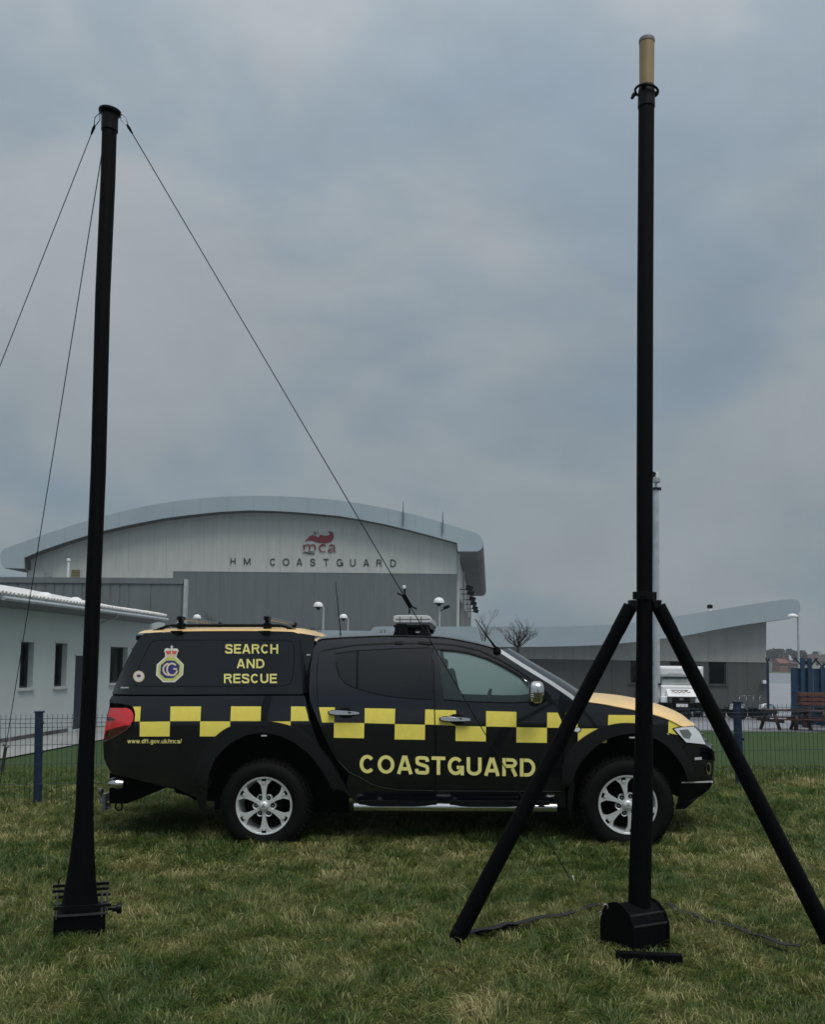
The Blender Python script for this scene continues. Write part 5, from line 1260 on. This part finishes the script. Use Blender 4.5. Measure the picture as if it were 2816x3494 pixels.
p = SF.uv(2424, 2072, 2); MB().lathe([(.1, -.3), (.1, -.06)], (p[0], 2, p[1]), n=12).build('flue', m_white, shed); MB().lathe([(.08, -.08), (.14, -.04), (.155, .09), (.06, .15), (.001, .155)], (p[0], 2, p[1]), n=12).build('flue_cowl', m_blackplastic, shed)
p, q = SF.uv(2602, 2333, -.1), SF.uv(2619, 2322, -.1); MB().b2((p[0], -.28, p[1]), (q[0], 0, q[1])).build('wall_box', m_white, shed, bevel=.02)

# --- grey panelled block behind the low white building
BF, block = facade('panelled_block', 'flat roofed dark grey panelled block with pale corner post beside the hangar', 'building', 635, 40)
seams_ = [-60, -30, 0, 29, 61, 93, 122, 154, 186, 218, 250, 282, 314, 346, 377, 409, 441, 516, 622]
for a, b in zip(seams_, seams_[1:]): panels('cladding_panel', BF, block, clad_d, a, b, b - a, lambda x: 1989 + x * .006, None, gap=.07)
p = BF.uv(-60, 1989, 0); q = BF.uv(626, 1973, 0)
MB().b2((p[0], -.05, BF.uv(300, 1990, 0)[1]), (q[0], .5, q[1])).build('parapet', clad_d, block)
MB().b2((p[0], .025, -.1), (q[0] - .1, .7, q[1] - .1)).build('inner_wall', clad_d, block)
p, q = BF.uv(626, 2000, -.05), BF.uv(638, 1976, -.05); MB().b2((p[0] + .02, -.08, -.1), (q[0], .15, q[1])).build('corner_post', m_galv, block)
p, q = BF.uv(228, 1971, 1.5), BF.uv(236, 1908, 1.5); xm = (p[0] + q[0]) / 2
MB().lathe([(.055, p[1] - .3), (.055, q[1] - .1), (.09, q[1] - .08), (.09, q[1]), (.02, q[1] + .03)], (xm, 1.5, 0), n=12).build('vent_pipe', m_white, block)

# --- low white building on the left, seen along its wall
la = math.atan(.082)
LF = Frame(Vector((-10.75, 24.9, SITE)), Vector((math.sin(la), math.cos(la), 0)), Vector((-math.cos(la), math.sin(la), 0)), Vector((0, 0, 1)))
low = thing('low_building', 'low pale rendered building with narrow windows and blue door on the left', 'building', LF.m)
xa, xe = LF.uv(-90, 2300)[0], LF.uv(556, 2300)[0]
zt0, zt1 = LF.uv(0, 2068)[1], LF.uv(539, 2134)[1]; zt_ = (zt0 + zt1) / 2
wl = [(71, 113, 2190, 2349), (189, 227, 2194, 2344), (377, 433, 2207, 2332), (450, 476, 2211, 2328)]
holes = []; wr_ = []
for a, b, c, d in wl:
    x0_, z1_ = LF.uv(a, c); x1_, z0_ = LF.uv(b, (c + d) / 2)[0], LF.uv(a - 6, d)[1]; wr_.append((x0_, x1_, z0_, z1_)); holes.append([(x0_, z0_), (x1_, z0_), (x1_, z1_), (x0_, z1_)])
dx0, dz1 = LF.uv(257, 2237); dx1 = dx0 + 1.05
holes.append([(dx0, .05), (dx1, .05), (dx1, dz1), (dx0, dz1)])
skin('wall', [(xa, -.2), (xe, -.2), (xe, zt_ + .1), (xa, zt_ + .1)], lambda x, z: 0, render_w, low, holes=holes, px=False, thick=.3, grid=2.0, dens=1.5)
for x0_, x1_, z0_, z1_ in wr_:
    wv = MB().b2((x0_ + .003, .24, z0_), (x1_ - .003, .27, z1_)).build('window', win_d, low)
    MB().b2((x0_ + .002, .16, z0_), (x0_ + .055, .235, z1_)).b2((x1_ - .055, .16, z0_), (x1_ - .002, .235, z1_)).b2((x0_ + .055, .16, z0_), (x1_ - .055, .235, z0_ + .05)).b2((x0_ + .055, .16, z1_ - .05), (x1_ - .055, .235, z1_ - .002)).build('frame', frame_d, wv)
    MB().b2((x0_ - .06, -.07, z0_ - .07), (x1_ + .06, .23, z0_ - .002)).build('sill', sill_m, wv)
    MB().b2((x0_ - .06, -.025, z1_ + .002), (x1_ + .06, .01, z1_ + .05)).build('lintel', sill_m, wv)
dr = MB().b2((dx0 + .004, .12, .05), (dx1 - .004, .17, dz1 - .004)).build('door', door_b, low)
MB().b2((dx1 - .14, .06, 1.05), (dx1 - .05, .115, 1.09)).build('handle', m_steel, dr)
MB().b2((dx0 - .07, -.03, dz1 + .002), (dx1 + .07, .02, dz1 + .06)).build('lintel', sill_m, dr)
plinth_m = ground_mat('mottled_plinth', [(.02, .02, .02), (.10, .10, .095), (.24, .24, .23)], 2.2, 11, bump=.6, bscale=20)
MB().b2((xa, -.03, -.2), (dx0 - .4, -.003, .14)).build('plinth', plinth_m, low)
YO = -.6
fz0 = LF.uv(0, 2043, YO)[1]; fz1 = LF.uv(0, 2026, YO)[1]; xo = LF.uv(566, 2100, YO)[0]
MB().b2((xa, YO, fz0), (xo, YO + .05, fz1)).build('fascia', m_galv, low)
mb = MB(); mb.add([(xa, YO + .05, fz0), (xo, YO + .05, fz0), (xo, .0, zt_), (xa, .0, zt_), (xa, YO + .05, fz0 + .03), (xo, YO + .05, fz0 + .03), (xo, 0, zt_ + .12), (xa, 0, zt_ + .12)], [(0, 1, 2, 3), (4, 5, 6, 7), (0, 1, 5, 4), (1, 2, 6, 5), (2, 3, 7, 6), (3, 0, 4, 7)]); mb.build('soffit', mat('soffit_grey', (.17, .185, .19), rough=.7, var=.08), low)
mb = MB(); mb.tube([(xa, YO - .06, fz0 + .02), (xo, YO - .06, fz0 + .02)], .055, n=10); mb.build('gutter', m_galv, low)
tz = fz1
mb = MB(); mb.add([(xa, YO, tz), (xo, YO, tz), (xo, 5, tz + 1.0), (xa, 5, tz + 1.0), (xa, YO, tz + .03), (xo, YO, tz + .03), (xo, 5, tz + 1.03), (xa, 5, tz + 1.03)], [(0, 1, 2, 3), (4, 5, 6, 7), (0, 1, 5, 4), (1, 2, 6, 5), (2, 3, 7, 6), (3, 0, 4, 7)]); mb.build('roof', tile_m, low)
t0 = MB(); t0.lathe([(.06, 0), (.075, .02), (.075, .42), (.06, .44)], (0, 0, 0), 'y', 10, a0=0, a1=math.pi)
t0.add([(.06 * math.cos(t), .0, .06 * math.sin(t)) for t in np.linspace(0, math.pi, 9)], [tuple(range(9))])
x = LF.uv(-30, 2020, YO)[0]; first = None
while x < xo - .1:
    if first is None: first = t0.build('roof_tile', tile_m, low); t_ = first
    else: t_ = first.copy(); col.objects.link(t_)
    t_.location = (x, YO - .05 + random.uniform(-.012, .012), tz + .02 + random.uniform(-.006, .006)); t_.rotation_euler = (.19, 0, random.uniform(-.03, .03)); x += .205
for px, w_ in ((163, .26), (268, .22)):
    x = LF.uv(px, 2030, YO + .5)[0]; MB().lathe([(w_, 0), (w_ * .8, .07), (w_ * .4, .12), (.001, .13)], (x, YO + .6, tz + .17), n=16).build('roof_dome', m_white, low)
MB().b2((xe - .3, .02, -.2), (xe - .02, 6, zt_ + .1)).build('end_wall', render_w, low)

for px in (330, 548):
    x = LF.uv(px, 2250)[0]; mb = MB(); mb.tube([(x, YO - .05, fz0 - .02), (x, YO + .02, fz0 - .12), (x, -.06, fz0 - .32), (x, -.06, .05)], .036, n=8)
    for z in (.6, 1.8): mb.b2((x - .05, -.10, z), (x + .05, -.003, z + .05))
    mb.build('downpipe', m_galv, low)

# ------------------------------------------------------------------ lamps, pole
def dome_lamp(px, py, wpx, ppx, Z, label, extra=False):
    c = at_y(px, py, Z); b = at_y(ppx, py, Z); g = Vector((b.x, b.y, SITE)); r = wpx / 2 * Z / F_PX
    t = thing('street_lamp', label, 'street lamp', g, 'dome topped lamp posts round the yard')
    cc = c - g; mb = MB(); mb.tube([(0, 0, -.2), (0, 0, 1.0), (0, 0, 1.02), (0, 0, cc.z - .02)], [.065, .065, .045, .04], n=10)
    if abs(cc.x) > .05: mb.bar((0, 0, cc.z - .03), (cc.x, 0, cc.z - .02), .05, .05)
    mb.build('post', m_galv, t)
    MB().lathe([(r, -.01), (r * 1.0, .03), (r * .93, r * .45), (r * .7, r * .8), (r * .35, r * .97), (.001, r)], cc, n=20).build('dome', m_white, t)
    MB().lathe([(.04, -.14), (r * .5, -.05), (r * .97, -.012), (.001, -.005)], cc, n=20).build('reflector', m_blackplastic, t)
    if extra:
        mb = MB(); mb.bar((0, 0, cc.z - .35), (.16, 0, cc.z - .25), .04, .04); mb.box((.27, 0, cc.z - .17), (.26, .14, .12), Matrix.Rotation(-.4, 3, 'Y')); mb.build('camera', m_blackplastic, t)
dome_lamp(1086, 2070, 33, 1104, 40, 'dome lamp post with side arm beyond the cab, beside the thin whip aerial')
dome_lamp(1172, 2109, 28, 1188, 46, 'smaller dome lamp post with side arm between the whip aerial and the light bar')
dome_lamp(1498, 2057, 37, 1501, 38, 'dome lamp post with small black camera just right of the light bar', True)
dome_lamp(672, 2110, 27, 672, 46, 'dome lamp whose top shows above the hardtop roof rack')
c = at_y(2727, 2106, 40); g = Vector((c.x, c.y, SITE)); t = thing('street_lamp', 'tall lamp post with flat white head in front of the blue security fence', 'street lamp', g)
zc = c.z - SITE
mb = MB(); mb.tube([(0, 0, -.2), (-.02, 0, 1.2), (-.02, 0, 1.22), (-.03, 0, zc)], [.075, .07, .05, .042], n=10); mb.build('post', m_galv, t)
mb = MB(); mb.bar((.03, 0, zc), (-.12, 0, zc + .02), .06, .06); mb.build('arm', m_galv, t)
mb = MB(); V = []; bmv = bmesh.new(); bmesh.ops.create_uvsphere(bmv, u_segments=18, v_segments=10, radius=1); mb.add([(-.25 + .22 * v.co.x, .14 * v.co.y, zc + .02 + (.13 if v.co.z > 0 else .04) * v.co.z) for v in bmv.verts], [[v.index for v in f.verts] for f in bmv.faces], True); bmv.free(); mb.build('lamp_head', m_white, t)
c = at_y(2239, 1671, 43); g = Vector((c.x, c.y, SITE)); t = thing('tall_pole', 'tall pale steel pole standing just behind the tripod mast', 'pole', g)
z = lambda py: at_y(2239, py, 43).z - SITE
rp = 11.3 * 43 / F_PX; mb = MB(); mb.tube([(0, 0, -.2), (0, 0, z(1673))], [rp * 1.06, rp * .95], n=8, smooth=False); mb.build('shaft', m_galv, t)
mb = MB(); mb.lathe([(rp, -.06), (rp * 1.2, -.05), (rp * 1.2, .05), (rp * .7, .06)], (0, 0, z(1668)), n=14); mb.bar((rp, 0, z(1668)), (rp * 1.6, 0, z(1668)), .1, .14); mb.build('collar', m_blackplastic, t)
mb = MB(); mb.tube([(0, 0, z(1672)), (0, 0, z(1644))], rp * .5, n=10); mb.lathe([(rp * 1.1, z(1646)), (rp * 1.15, z(1644)), (rp * 1.15, z(1633)), (.001, z(1632))], (.04, 0, 0), n=14); mb.build('head_bracket', m_galv, t)
mb = MB(); mb.b2((-.02, -.1, z(1632)), (.10, .1, z(1612))); mb.build('lamp', m_white, t, bevel=.02); mb = MB(); mb.box((-.14, 0, z(1620)), (.2, .2, .24), Matrix.Rotation(.5, 3, 'Y')); mb.build('camera', m_blackplastic, t)
mb = MB(); mb.b2((rp * .3, -rp - .08, z(2338)), (rp * .9, -rp + .02, z(2331))); mb.build('junction_box', m_blackplastic, t)

# ------------------------------------------------------------------ van, trailers, tables, security fence
o = at_y(2325, 2400, 42.6); o.z = SITE; VF = yaw_frame(o, R_(2)); van = thing('parked_van', 'white box van parked nose out in front of the shed, behind the tripod leg', 'van', VF.m)
v = lambda px, py, y=0: VF.uv(px, py, y)
def vb(name, x0, y0, x1, y1, d0, d1, mt_, par=van, bevel=.03):
    a, b = v(x0, y1, d0), v(x1, y0, d0); return MB().b2((a[0], d0, a[1]), (b[0], d1, b[1])).build(name, mt_, par, bevel=bevel)
vb('box_body', 2249, 2274, 2402, 2400, 1.7, 5.4, m_white); vb('box_peak', 2250, 2274, 2401, 2309, .75, 1.8, m_white, bevel=.12)
vb('cab', 2256, 2340, 2396, 2428, .30, 1.8, m_white, bevel=.08)
p0, p1, p2, p3 = v(2258, 2348, .35), v(2394, 2348, .35), v(2390, 2306, 1.1), v(2262, 2306, 1.1)
wsm = mat('van_windscreen', (.16, .19, .19), rough=.12, var=.25, scale=1.5)
MB().add([(p0[0], .33, p0[1]), (p1[0], .33, p1[1]), (p2[0], 1.05, p2[1]), (p3[0], 1.05, p3[1])], [(0, 1, 2, 3)]).build('windscreen', wsm, van)
a, b = v(2281, 2376, -.12), v(2372, 2350, .32); mb = MB(); mb.add([(a[0], -.15, a[1]), (b[0] + .0, -.15, a[1]), (b[0] - .05, .33, b[1]), (a[0] + .02, .33, b[1]), (a[0], .3, a[1] - .1), (b[0], .3, a[1] - .1)], [(0, 1, 2, 3), (0, 4, 5, 1), (1, 5, 2), (0, 3, 4), (2, 5, 4, 3)]); mb.build('bonnet', m_white, van)
MB().b2((v(2296, 2356, -.1)[0], .20, v(2300, 2357)[1]), (v(2354, 2356)[0], .24, v(2300, 2354)[1])).build('bonnet_slot', m_dark, van)
gr = vb('grille', 2284, 2377, 2370, 2400, -.16, .3, mat('van_grille', (.06, .062, .06), rough=.5)); 
for k in range(3): vb('grille_bar', 2296, 2380 + k * 6, 2358, 2383 + k * 6, -.19, -.165, m_dark, gr, 0)
vb('grille_badge', 2320, 2382, 2334, 2389, -.205, -.192, m_steel, gr, 0)
vb('headlight', 2258, 2376, 2280, 2398, -.02, .3, headl); vb('headlight', 2372, 2376, 2394, 2398, -.02, .3, headl)
vb('bumper', 2256, 2400, 2398, 2422, -.22, .3, m_dark); pl_ = vb('number_plate', 2309, 2402, 2349, 2412, -.25, -.23, m_white, bevel=0)
for x in (2272, 2380):
    a = v(x, 2420, .9); MB().lathe([(.0, -.1), (.2, -.1), (.33, -.1), (.34, 0), (.34, .12), (.0, .13)], (a[0], .9, .34), 'x', 20).build('wheel', rubber, van)
vb('wing_mirror', 2246, 2335, 2255, 2355, .3, .5, m_dark); vb('wing_mirror', 2398, 2335, 2407, 2355, .3, .5, m_dark)
def sv(px_pts, y, mt_, wd):
    P = [v(*p, y) for p in catmull(px_pts, sub=4)]; vv, ff = ribbon(P, wd); return MB().add([(a, y, b) for a, b in vv], ff).build('script_decal', mt_, van)
sv([(2293, 2363), (2300, 2359), (2306, 2364), (2313, 2360), (2320, 2364), (2327, 2359), (2334, 2364), (2341, 2358), (2348, 2363), (2357, 2361)], -.0, sign_r, .035).location = (0, -.04, 0)
sv([(2275, 2300), (2290, 2297), (2310, 2299), (2330, 2298)], .73, mat('faint_grey', (.5, .52, .53)), .03)

def trailer(px, py, Z, wpx, label, white=False):
    o = at_y(px, py, Z); o.z = SITE; hw_ = wpx / 2 * Z / F_PX
    t = thing('flatbed_trailer', label, 'trailer', o, 'low trailers parked in front of the shed')
    mb = MB()
    for y in (-.5, .5): mb.bar((-hw_, y, .42), (hw_, y, .42), .07, .10)
    for k in range(9): x = -hw_ + 2 * hw_ * k / 8; mb.bar((x, -.5, .40), (x, .5, .40), .06, .05); mb.b2((x - .03, -.52, .12), (x + .03, -.46, .40))
    mb.bar((-hw_, -.5, .14), (hw_ * .6, -.5, .14), .05, .05); mb.build('chassis', m_dark, t)
    for x in (-hw_ * .55, hw_ * .55):
        for y in (-.62, .62):
            MB().lathe([(.0, -.07), (.22, -.07), (.24, 0), (.22, .07), (0, .07)], (x, y, .24), 'y', 16).build('wheel', rubber, t)
    return t, hw_
t, h_ = trailer(2385, 2440, 41, 205, 'black low trailer of bare rungs in front of the white van')
t, h_ = trailer(2552, 2430, 42, 132, 'low trailer with white mudguards and thin rails near the shed corner')
for x in (-h_ + .25, h_ - .2):
    mb = MB(); mb.lathe([(.34, -.2), (.34, .2)], (x, -.62, .36), 'y', 12, a0=.2, a1=math.pi - .2); mb.b2((x - .3, -.75, .5), (x + .22, -.45, .66)); mb.build('mudguard', m_white, t)
mb = MB()
for k in range(5): x = -h_ + .6 + k * .3; mb.tube([(x, .3, .45), (x + .02, .3, .98)], .014, n=6)
mb.tube([(-h_ + .5, .3, .98), (h_ - .4, .3, 1.0)], .014, n=6)
for k in range(5): mb.box((-h_ + .6 + k * .32, .3, 1.02), (.07, .06, .05))
mb.build('rail', m_steel, t)
wood = mat('red_brown_timber', (.045, .018, .013), rough=.75, var=.3, scale=5, streak=(6, 1, 1)); wood2 = mat('rust_brown_timber', (.10, .035, .02), rough=.8, var=.35, scale=4)
def picnic(px, py, Z, rot, label):
    o = at_y(px, py, Z); o.z = SITE; t = thing('picnic_table', label, 'picnic table', Matrix.Translation(o) @ Matrix.Rotation(rot, 4, 'Z'), 'timber picnic tables on the yard')
    for k in range(5): MB().b2((-.9, -.36 + k * .15, .71), (.9, -.36 + k * .15 + .135, .75)).build('top_plank', wood, t)
    for s_ in (-1, 1):
        for k in range(2): MB().b2((-.9, s_ * .72 - .14 + k * .145, .41), (.9, s_ * .72 - .14 + k * .145 + .13, .45)).build('bench_plank', wood, t)
    for x in (-.62, .62):
        mb = MB(); mb.bar((x, -.62, 0), (x, -.22, .70), .06, .11, up=(1, 0, 0)); mb.bar((x, .62, 0), (x, .22, .70), .06, .11, up=(1, 0, 0)); mb.bar((x, -.85, .36), (x, .85, .36), .05, .10); mb.bar((x + .05, -.36, .66), (x + .05, .36, .66), .05, .09); mb.build('leg_frame', wood, t)
picnic(2683, 2490, 34.9, R_(12), 'brown timber picnic table nearest the shed corner')
picnic(2782, 2492, 34.6, R_(-20), 'brown timber picnic table with its end towards the lamp post'); picnic(2850, 2470, 38.2, R_(5), 'brown timber picnic table farthest back, cut by the picture edge')
o = at_y(2775, 2440, 36.6); o.z = SITE; t = thing('timber_stack', 'rust brown stack of upturned bench timbers behind the picnic tables', 'timber stack', o)
for k in range(3):
    for j in range(3): MB().b2((-.55 + random.uniform(-.05, .05), -.3 + .2 * j, .86 + .17 * k), (.95 + random.uniform(-.05, .05), -.14 + .2 * j, .98 + .17 * k)).build('plank', wood2, t)
for x in (-.3, .6): MB().b2((x, -.28, -.02), (x + .1, .26, .855)).build('leg', wood, t)
# blue security fence with barbed arms
sec_blue = mat('security_blue', (.006, .036, .085), rough=.5, var=.3, scale=3)
o = at_y(2758, 2400, 38); o.z = SITE; BFf = yaw_frame(o, R_(4.7)); sec = thing('security_fence', 'blue sheet security fence with forked barbed wire arms at the picture edge', 'fence', BFf.m)
b_ = lambda px, py: BFf.uv(px, py)
zt_ = b_(2750, 2279)[1]; x0_ = b_(2701, 2300)[0]
for k in range(9):
    x = x0_ + .29 * k; mb = MB(); mb.prism([(x, .02), (x + .28, .02), (x + .28, zt_ - .02 * (k % 2)), (x, zt_ - .02 * (k % 2))], .02 * (k % 3), .02 * (k % 3) + .05); mb.build('sheet_panel', sec_blue, sec)
def fork(mb, x, z):
    for s_ in (-1, 1): mb.bar((x, -.08, z), (x + s_ * .30, -.08, z + .34), .05, .04)
for px in (2738, 2763, 2806, 2850):
    x = b_(px, 2300)[0]; zz = b_(px, 2247)[1] if px < 2800 else zt_ + .05
    MB().b2((x - .075, -.12, -.1), (x + .075, -.02, zz)).build('post', sec_blue, sec); mb = MB(); fork(mb, x, zz - .32 if px < 2800 else zz); mb.build('barb_arm', m_blackplastic, sec)
for zz in (.5, 1.3): MB().b2((x0_, -.05, zz), (x0_ + 2.6, -.012, zz + .08)).build('rail', sec_blue, sec)
o = at_y(2623, 2430, 40); o.z = SITE; t = thing('fence_post', 'slim blue post with forked top standing alone at the shed corner', 'post', o)
zz = at_y(2623, 2262, 40).z - SITE; MB().b2((-.045, -.045, -.1), (.045, .045, zz)).build('shaft', m_blue, t); mb = MB(); [mb.bar((0, 0, zz), (s_ * .075, 0, zz + .2), .035, .035) for s_ in (-1, 1)]; mb.build('barb_arm', m_blackplastic, t)

# ------------------------------------------------------------------ bare shrubs, far trees and houses
bark = mat('dark_bark', (.022, .020, .019), rough=.9, var=.3)
def shrub(px, py_base, py_top, Z, label, n=6, spread=.8, seed=1, name='bare_shrub', thin=1.0, gz_=None):
    rd = random.Random(seed); b = at_y(px, py_base, Z); top = at_y(px, py_top, Z); H_ = top.z - b.z
    o = Vector((b.x, b.y, SITE)); t = thing(name, label, 'shrub' if 'shrub' in name else 'tree', o)
    base = b - o; tw = MB(); tr_ = MB()
    tr_.tube([(0, 0, -.1), (.02, 0, base.z * .5), tuple(base)], [.06, .05, .045], n=7); tr_.build('trunk', bark, t)
    def grow(p, d, l, r, k):
        pts = [p]; q = p
        for _ in range(3):
            d = (d + Vector((rd.uniform(-.25, .25), rd.uniform(-.25, .25), rd.uniform(-.05, .2)))).normalized(); q = q + d * l / 3; pts.append(q)
        tw.tube(pts, [r, r * .85, r * .7, r * .5], n=4, cap=False)
        if k:
            for _ in range(rd.choice((2, 3, 3))):
                i = rd.choice((1, 2, 3, 3)); grow(pts[i], (d + Vector((rd.uniform(-1.1, 1.1), rd.uniform(-.7, .7), rd.uniform(-.35, .5)))).normalized(), l * rd.uniform(.5, .75), r * .55, k - 1)
    for i in range(n):
        a = rd.uniform(-1, 1); grow(base, Vector((a * spread, rd.uniform(-.4, .4), 1)).normalized(), H_ * rd.uniform(.4, .6), .026 * thin, 4)
    tw.build('branches', bark, t)
shrub(1768, 2210, 2118, 44, 'bare twiggy shrub against the pale wave roof, right of the windscreen', 12, 1.9, 4, thin=1.1)
shrub(1650, 2205, 2095, 45, 'thin bare sapling by the right corner of the hangar', 4, .35, 9, 'bare_sapling', .8)
shrub(1300, 2190, 2150, 44, 'low bare shrub behind the cab roof, left of the light bar', 7, 1.2, 12, thin=.8)
shrub(1066, 2185, 2140, 44, 'small bare shrub at the foot of the left lamp post', 4, .6, 15, thin=.7)
shrub(728, 2150, 2095, 44, 'wispy bare shrub above the hardtop roof rack', 4, .7, 18, thin=.5)
far_leaf = [mat('far_foliage_a', (.035, .045, .045), rough=.9, var=.3, scale=.3), mat('far_foliage_b', (.055, .05, .052), rough=.9, var=.3, scale=.3)]
def far_tree(px, py_base, py_top, wpx, Z, label, mt_, seed, dens=1400):
    r = np.random.default_rng(seed); b = at_y(px, py_base, Z); H_ = (py_base - py_top) * Z / F_PX; Wd = wpx * Z / F_PX
    o = Vector((b.x, b.y, SITE)); t = thing('far_tree', label, 'tree', o, 'trees on the far side of the airfield')
    MB().tube([(0, 0, 0), (.1, 0, H_ * .5)], [.5, .25], n=7).build('trunk', bark, t)
    nb = 9; cs = np.stack([r.uniform(-.36, .36, nb) * Wd, r.uniform(-.3, .3, nb) * Wd, H_ * r.uniform(.45, .85, nb)], -1); rs = r.uniform(.16, .28, nb) * Wd * .8
    k = r.integers(0, nb, dens); d = r.normal(size=(dens, 3)); d /= np.linalg.norm(d, axis=1)[:, None]
    p = cs[k] + d * (rs[k] * r.uniform(.3, 1, dens) ** .5)[:, None] * np.array([1, 1, .8]); p[:, 2] = np.clip(p[:, 2], .8, H_)
    s_ = r.uniform(.25, .6, dens)
    a = r.normal(size=(dens, 3)); a /= np.linalg.norm(a, axis=1)[:, None]; bb = np.cross(a, r.normal(size=(dens, 3))); bb /= np.linalg.norm(bb, axis=1)[:, None]
    V = np.stack([p - a * s_[:, None], p + bb * s_[:, None], p + a * s_[:, None], p - bb * s_[:, None]], 1).reshape(-1, 3)
    me = bpy.data.meshes.new('crown'); me.from_pydata(V.tolist(), [], (np.arange(dens * 4).reshape(-1, 4)).tolist()); me.materials.append(mt_)
    c = bpy.data.objects.new('crown', me); col.objects.link(c); c.parent = t
far_tree(2640, 2288, 2208, 70, 420, 'dark pine left of the gap beside the shed, far away', far_leaf[0], 1); far_tree(2694, 2288, 2205, 60, 450, 'dark round far tree above the red brick house', far_leaf[0], 2)
far_tree(2738, 2288, 2206, 62, 330, 'brownish bare far tree behind the lamp post', far_leaf[1], 3); far_tree(2802, 2288, 2216, 60, 440, 'dark far tree above the white house at the picture edge', far_leaf[0], 4); far_tree(2600, 2288, 2215, 60, 440, 'far tree half hidden by the shed end', far_leaf[0], 5); far_tree(2772, 2288, 2228, 50, 460, 'low far tree between the brown tree and the white house', far_leaf[1], 7)
def house(px, Z, wpx, py_eave, py_ridge, wallm, roofm, label):
    b = at_y(px, 2288, Z); o = Vector((b.x, b.y, SITE)); w_ = wpx * Z / F_PX; ze = at_y(px, py_eave, Z).z - SITE; zr = at_y(px, py_ridge, Z).z - SITE
    t = thing('far_house', label, 'house', o, 'houses on the far side of the airfield')
    MB().b2((-w_ / 2, 0, -.5), (w_ / 2, 7, ze)).build('wall', wallm, t)
    MB().prism([(-.6, ze - .15), (3.5, zr), (7.6, ze - .15)], -w_ / 2 - .4, w_ / 2 + .4, 'yz').build('roof', roofm, t)
    MB().b2((w_ * .25, 3, zr - 1), (w_ * .25 + .9, 4, zr + 1.2)).build('chimney', wallm, t)
    for k in range(3):
        x = -w_ * .36 + w_ * .30 * k; wv = MB().b2((x, -.05, ze * .60), (x + w_ * .12, .02, ze * .9)).build('window', win_d, t); MB().b2((x - .1, -.09, ze * .6 - .15), (x + w_ * .12 + .1, -.05, ze * .6 - .01)).build('sill', sill_m, wv)
brick = mat('red_brick', (.17, .065, .045), rough=.85, var=.2); rtile = mat('brown_roof_tile', (.05, .035, .035), rough=.85, var=.2); cream = mat('cream_render', (.42, .42, .40), rough=.8, var=.06); rr_t = mat('red_roof_tile', (.14, .055, .04), rough=.85, var=.2)
house(2677, 400, 30, 2262, 2247, brick, rr_t, 'red brick house with red roof across the airfield'); house(2792, 380, 66, 2256, 2232, cream, rtile, 'white house with dark roof behind the blue security fence'); house(2650, 430, 26, 2254, 2238, cream, rtile, 'small white house half screened by the dark pine'); house(2720, 410, 30, 2264, 2252, brick, rtile, 'low brick house behind the lamp post')
o = at_y(2700, 2287, 520); hd = MB(); rd = random.Random(5); V = []; Fc = []
for i in range(2600):
    x = rd.uniform(-60, 120); z_ = rd.uniform(0, 3.2 + .8 * math.sin(x * .2)); p = Vector((x, rd.uniform(-1, 1), z_)); a = Vector((rd.uniform(-1, 1), rd.uniform(-1, 1), rd.uniform(-1, 1))).normalized() * .7; b2_ = a.cross(Vector((rd.uniform(-1, 1), rd.uniform(-1, 1), rd.uniform(-1, 1)))).normalized() * .7
    k = len(V); V += [p - a, p + b2_, p + a, p - b2_]; Fc.append((k, k + 1, k + 2, k + 3))
h = hd.add(V, Fc).build('hedge', far_leaf[0]); h.location = (o.x, o.y, SITE); tag(h, 'long dark hedge along the far edge of the airfield', 'hedge')

# ------------------------------------------------------------------ thin wet haze over the airfield
hm = bpy.data.materials.new('haze_air'); hm.use_nodes = True; t_ = hm.node_tree; t_.nodes.remove(t_.nodes['Principled BSDF'])
pv_ = t_.nodes.new('ShaderNodeVolumePrincipled'); pv_.inputs['Color'].default_value = (.80, .86, .92, 1); pv_.inputs['Density'].default_value = .0005; pv_.inputs['Anisotropy'].default_value = .1
t_.links.new(pv_.outputs[0], t_.nodes['Material Output'].inputs['Volume'])
hz_o = MB().b2((-1600, -1600, -1.9), (1600, 1600, 15.0)).build('haze', hm); hz_o['kind'] = 'stuff'; hz_o['label'] = 'thin grey haze over the airfield'
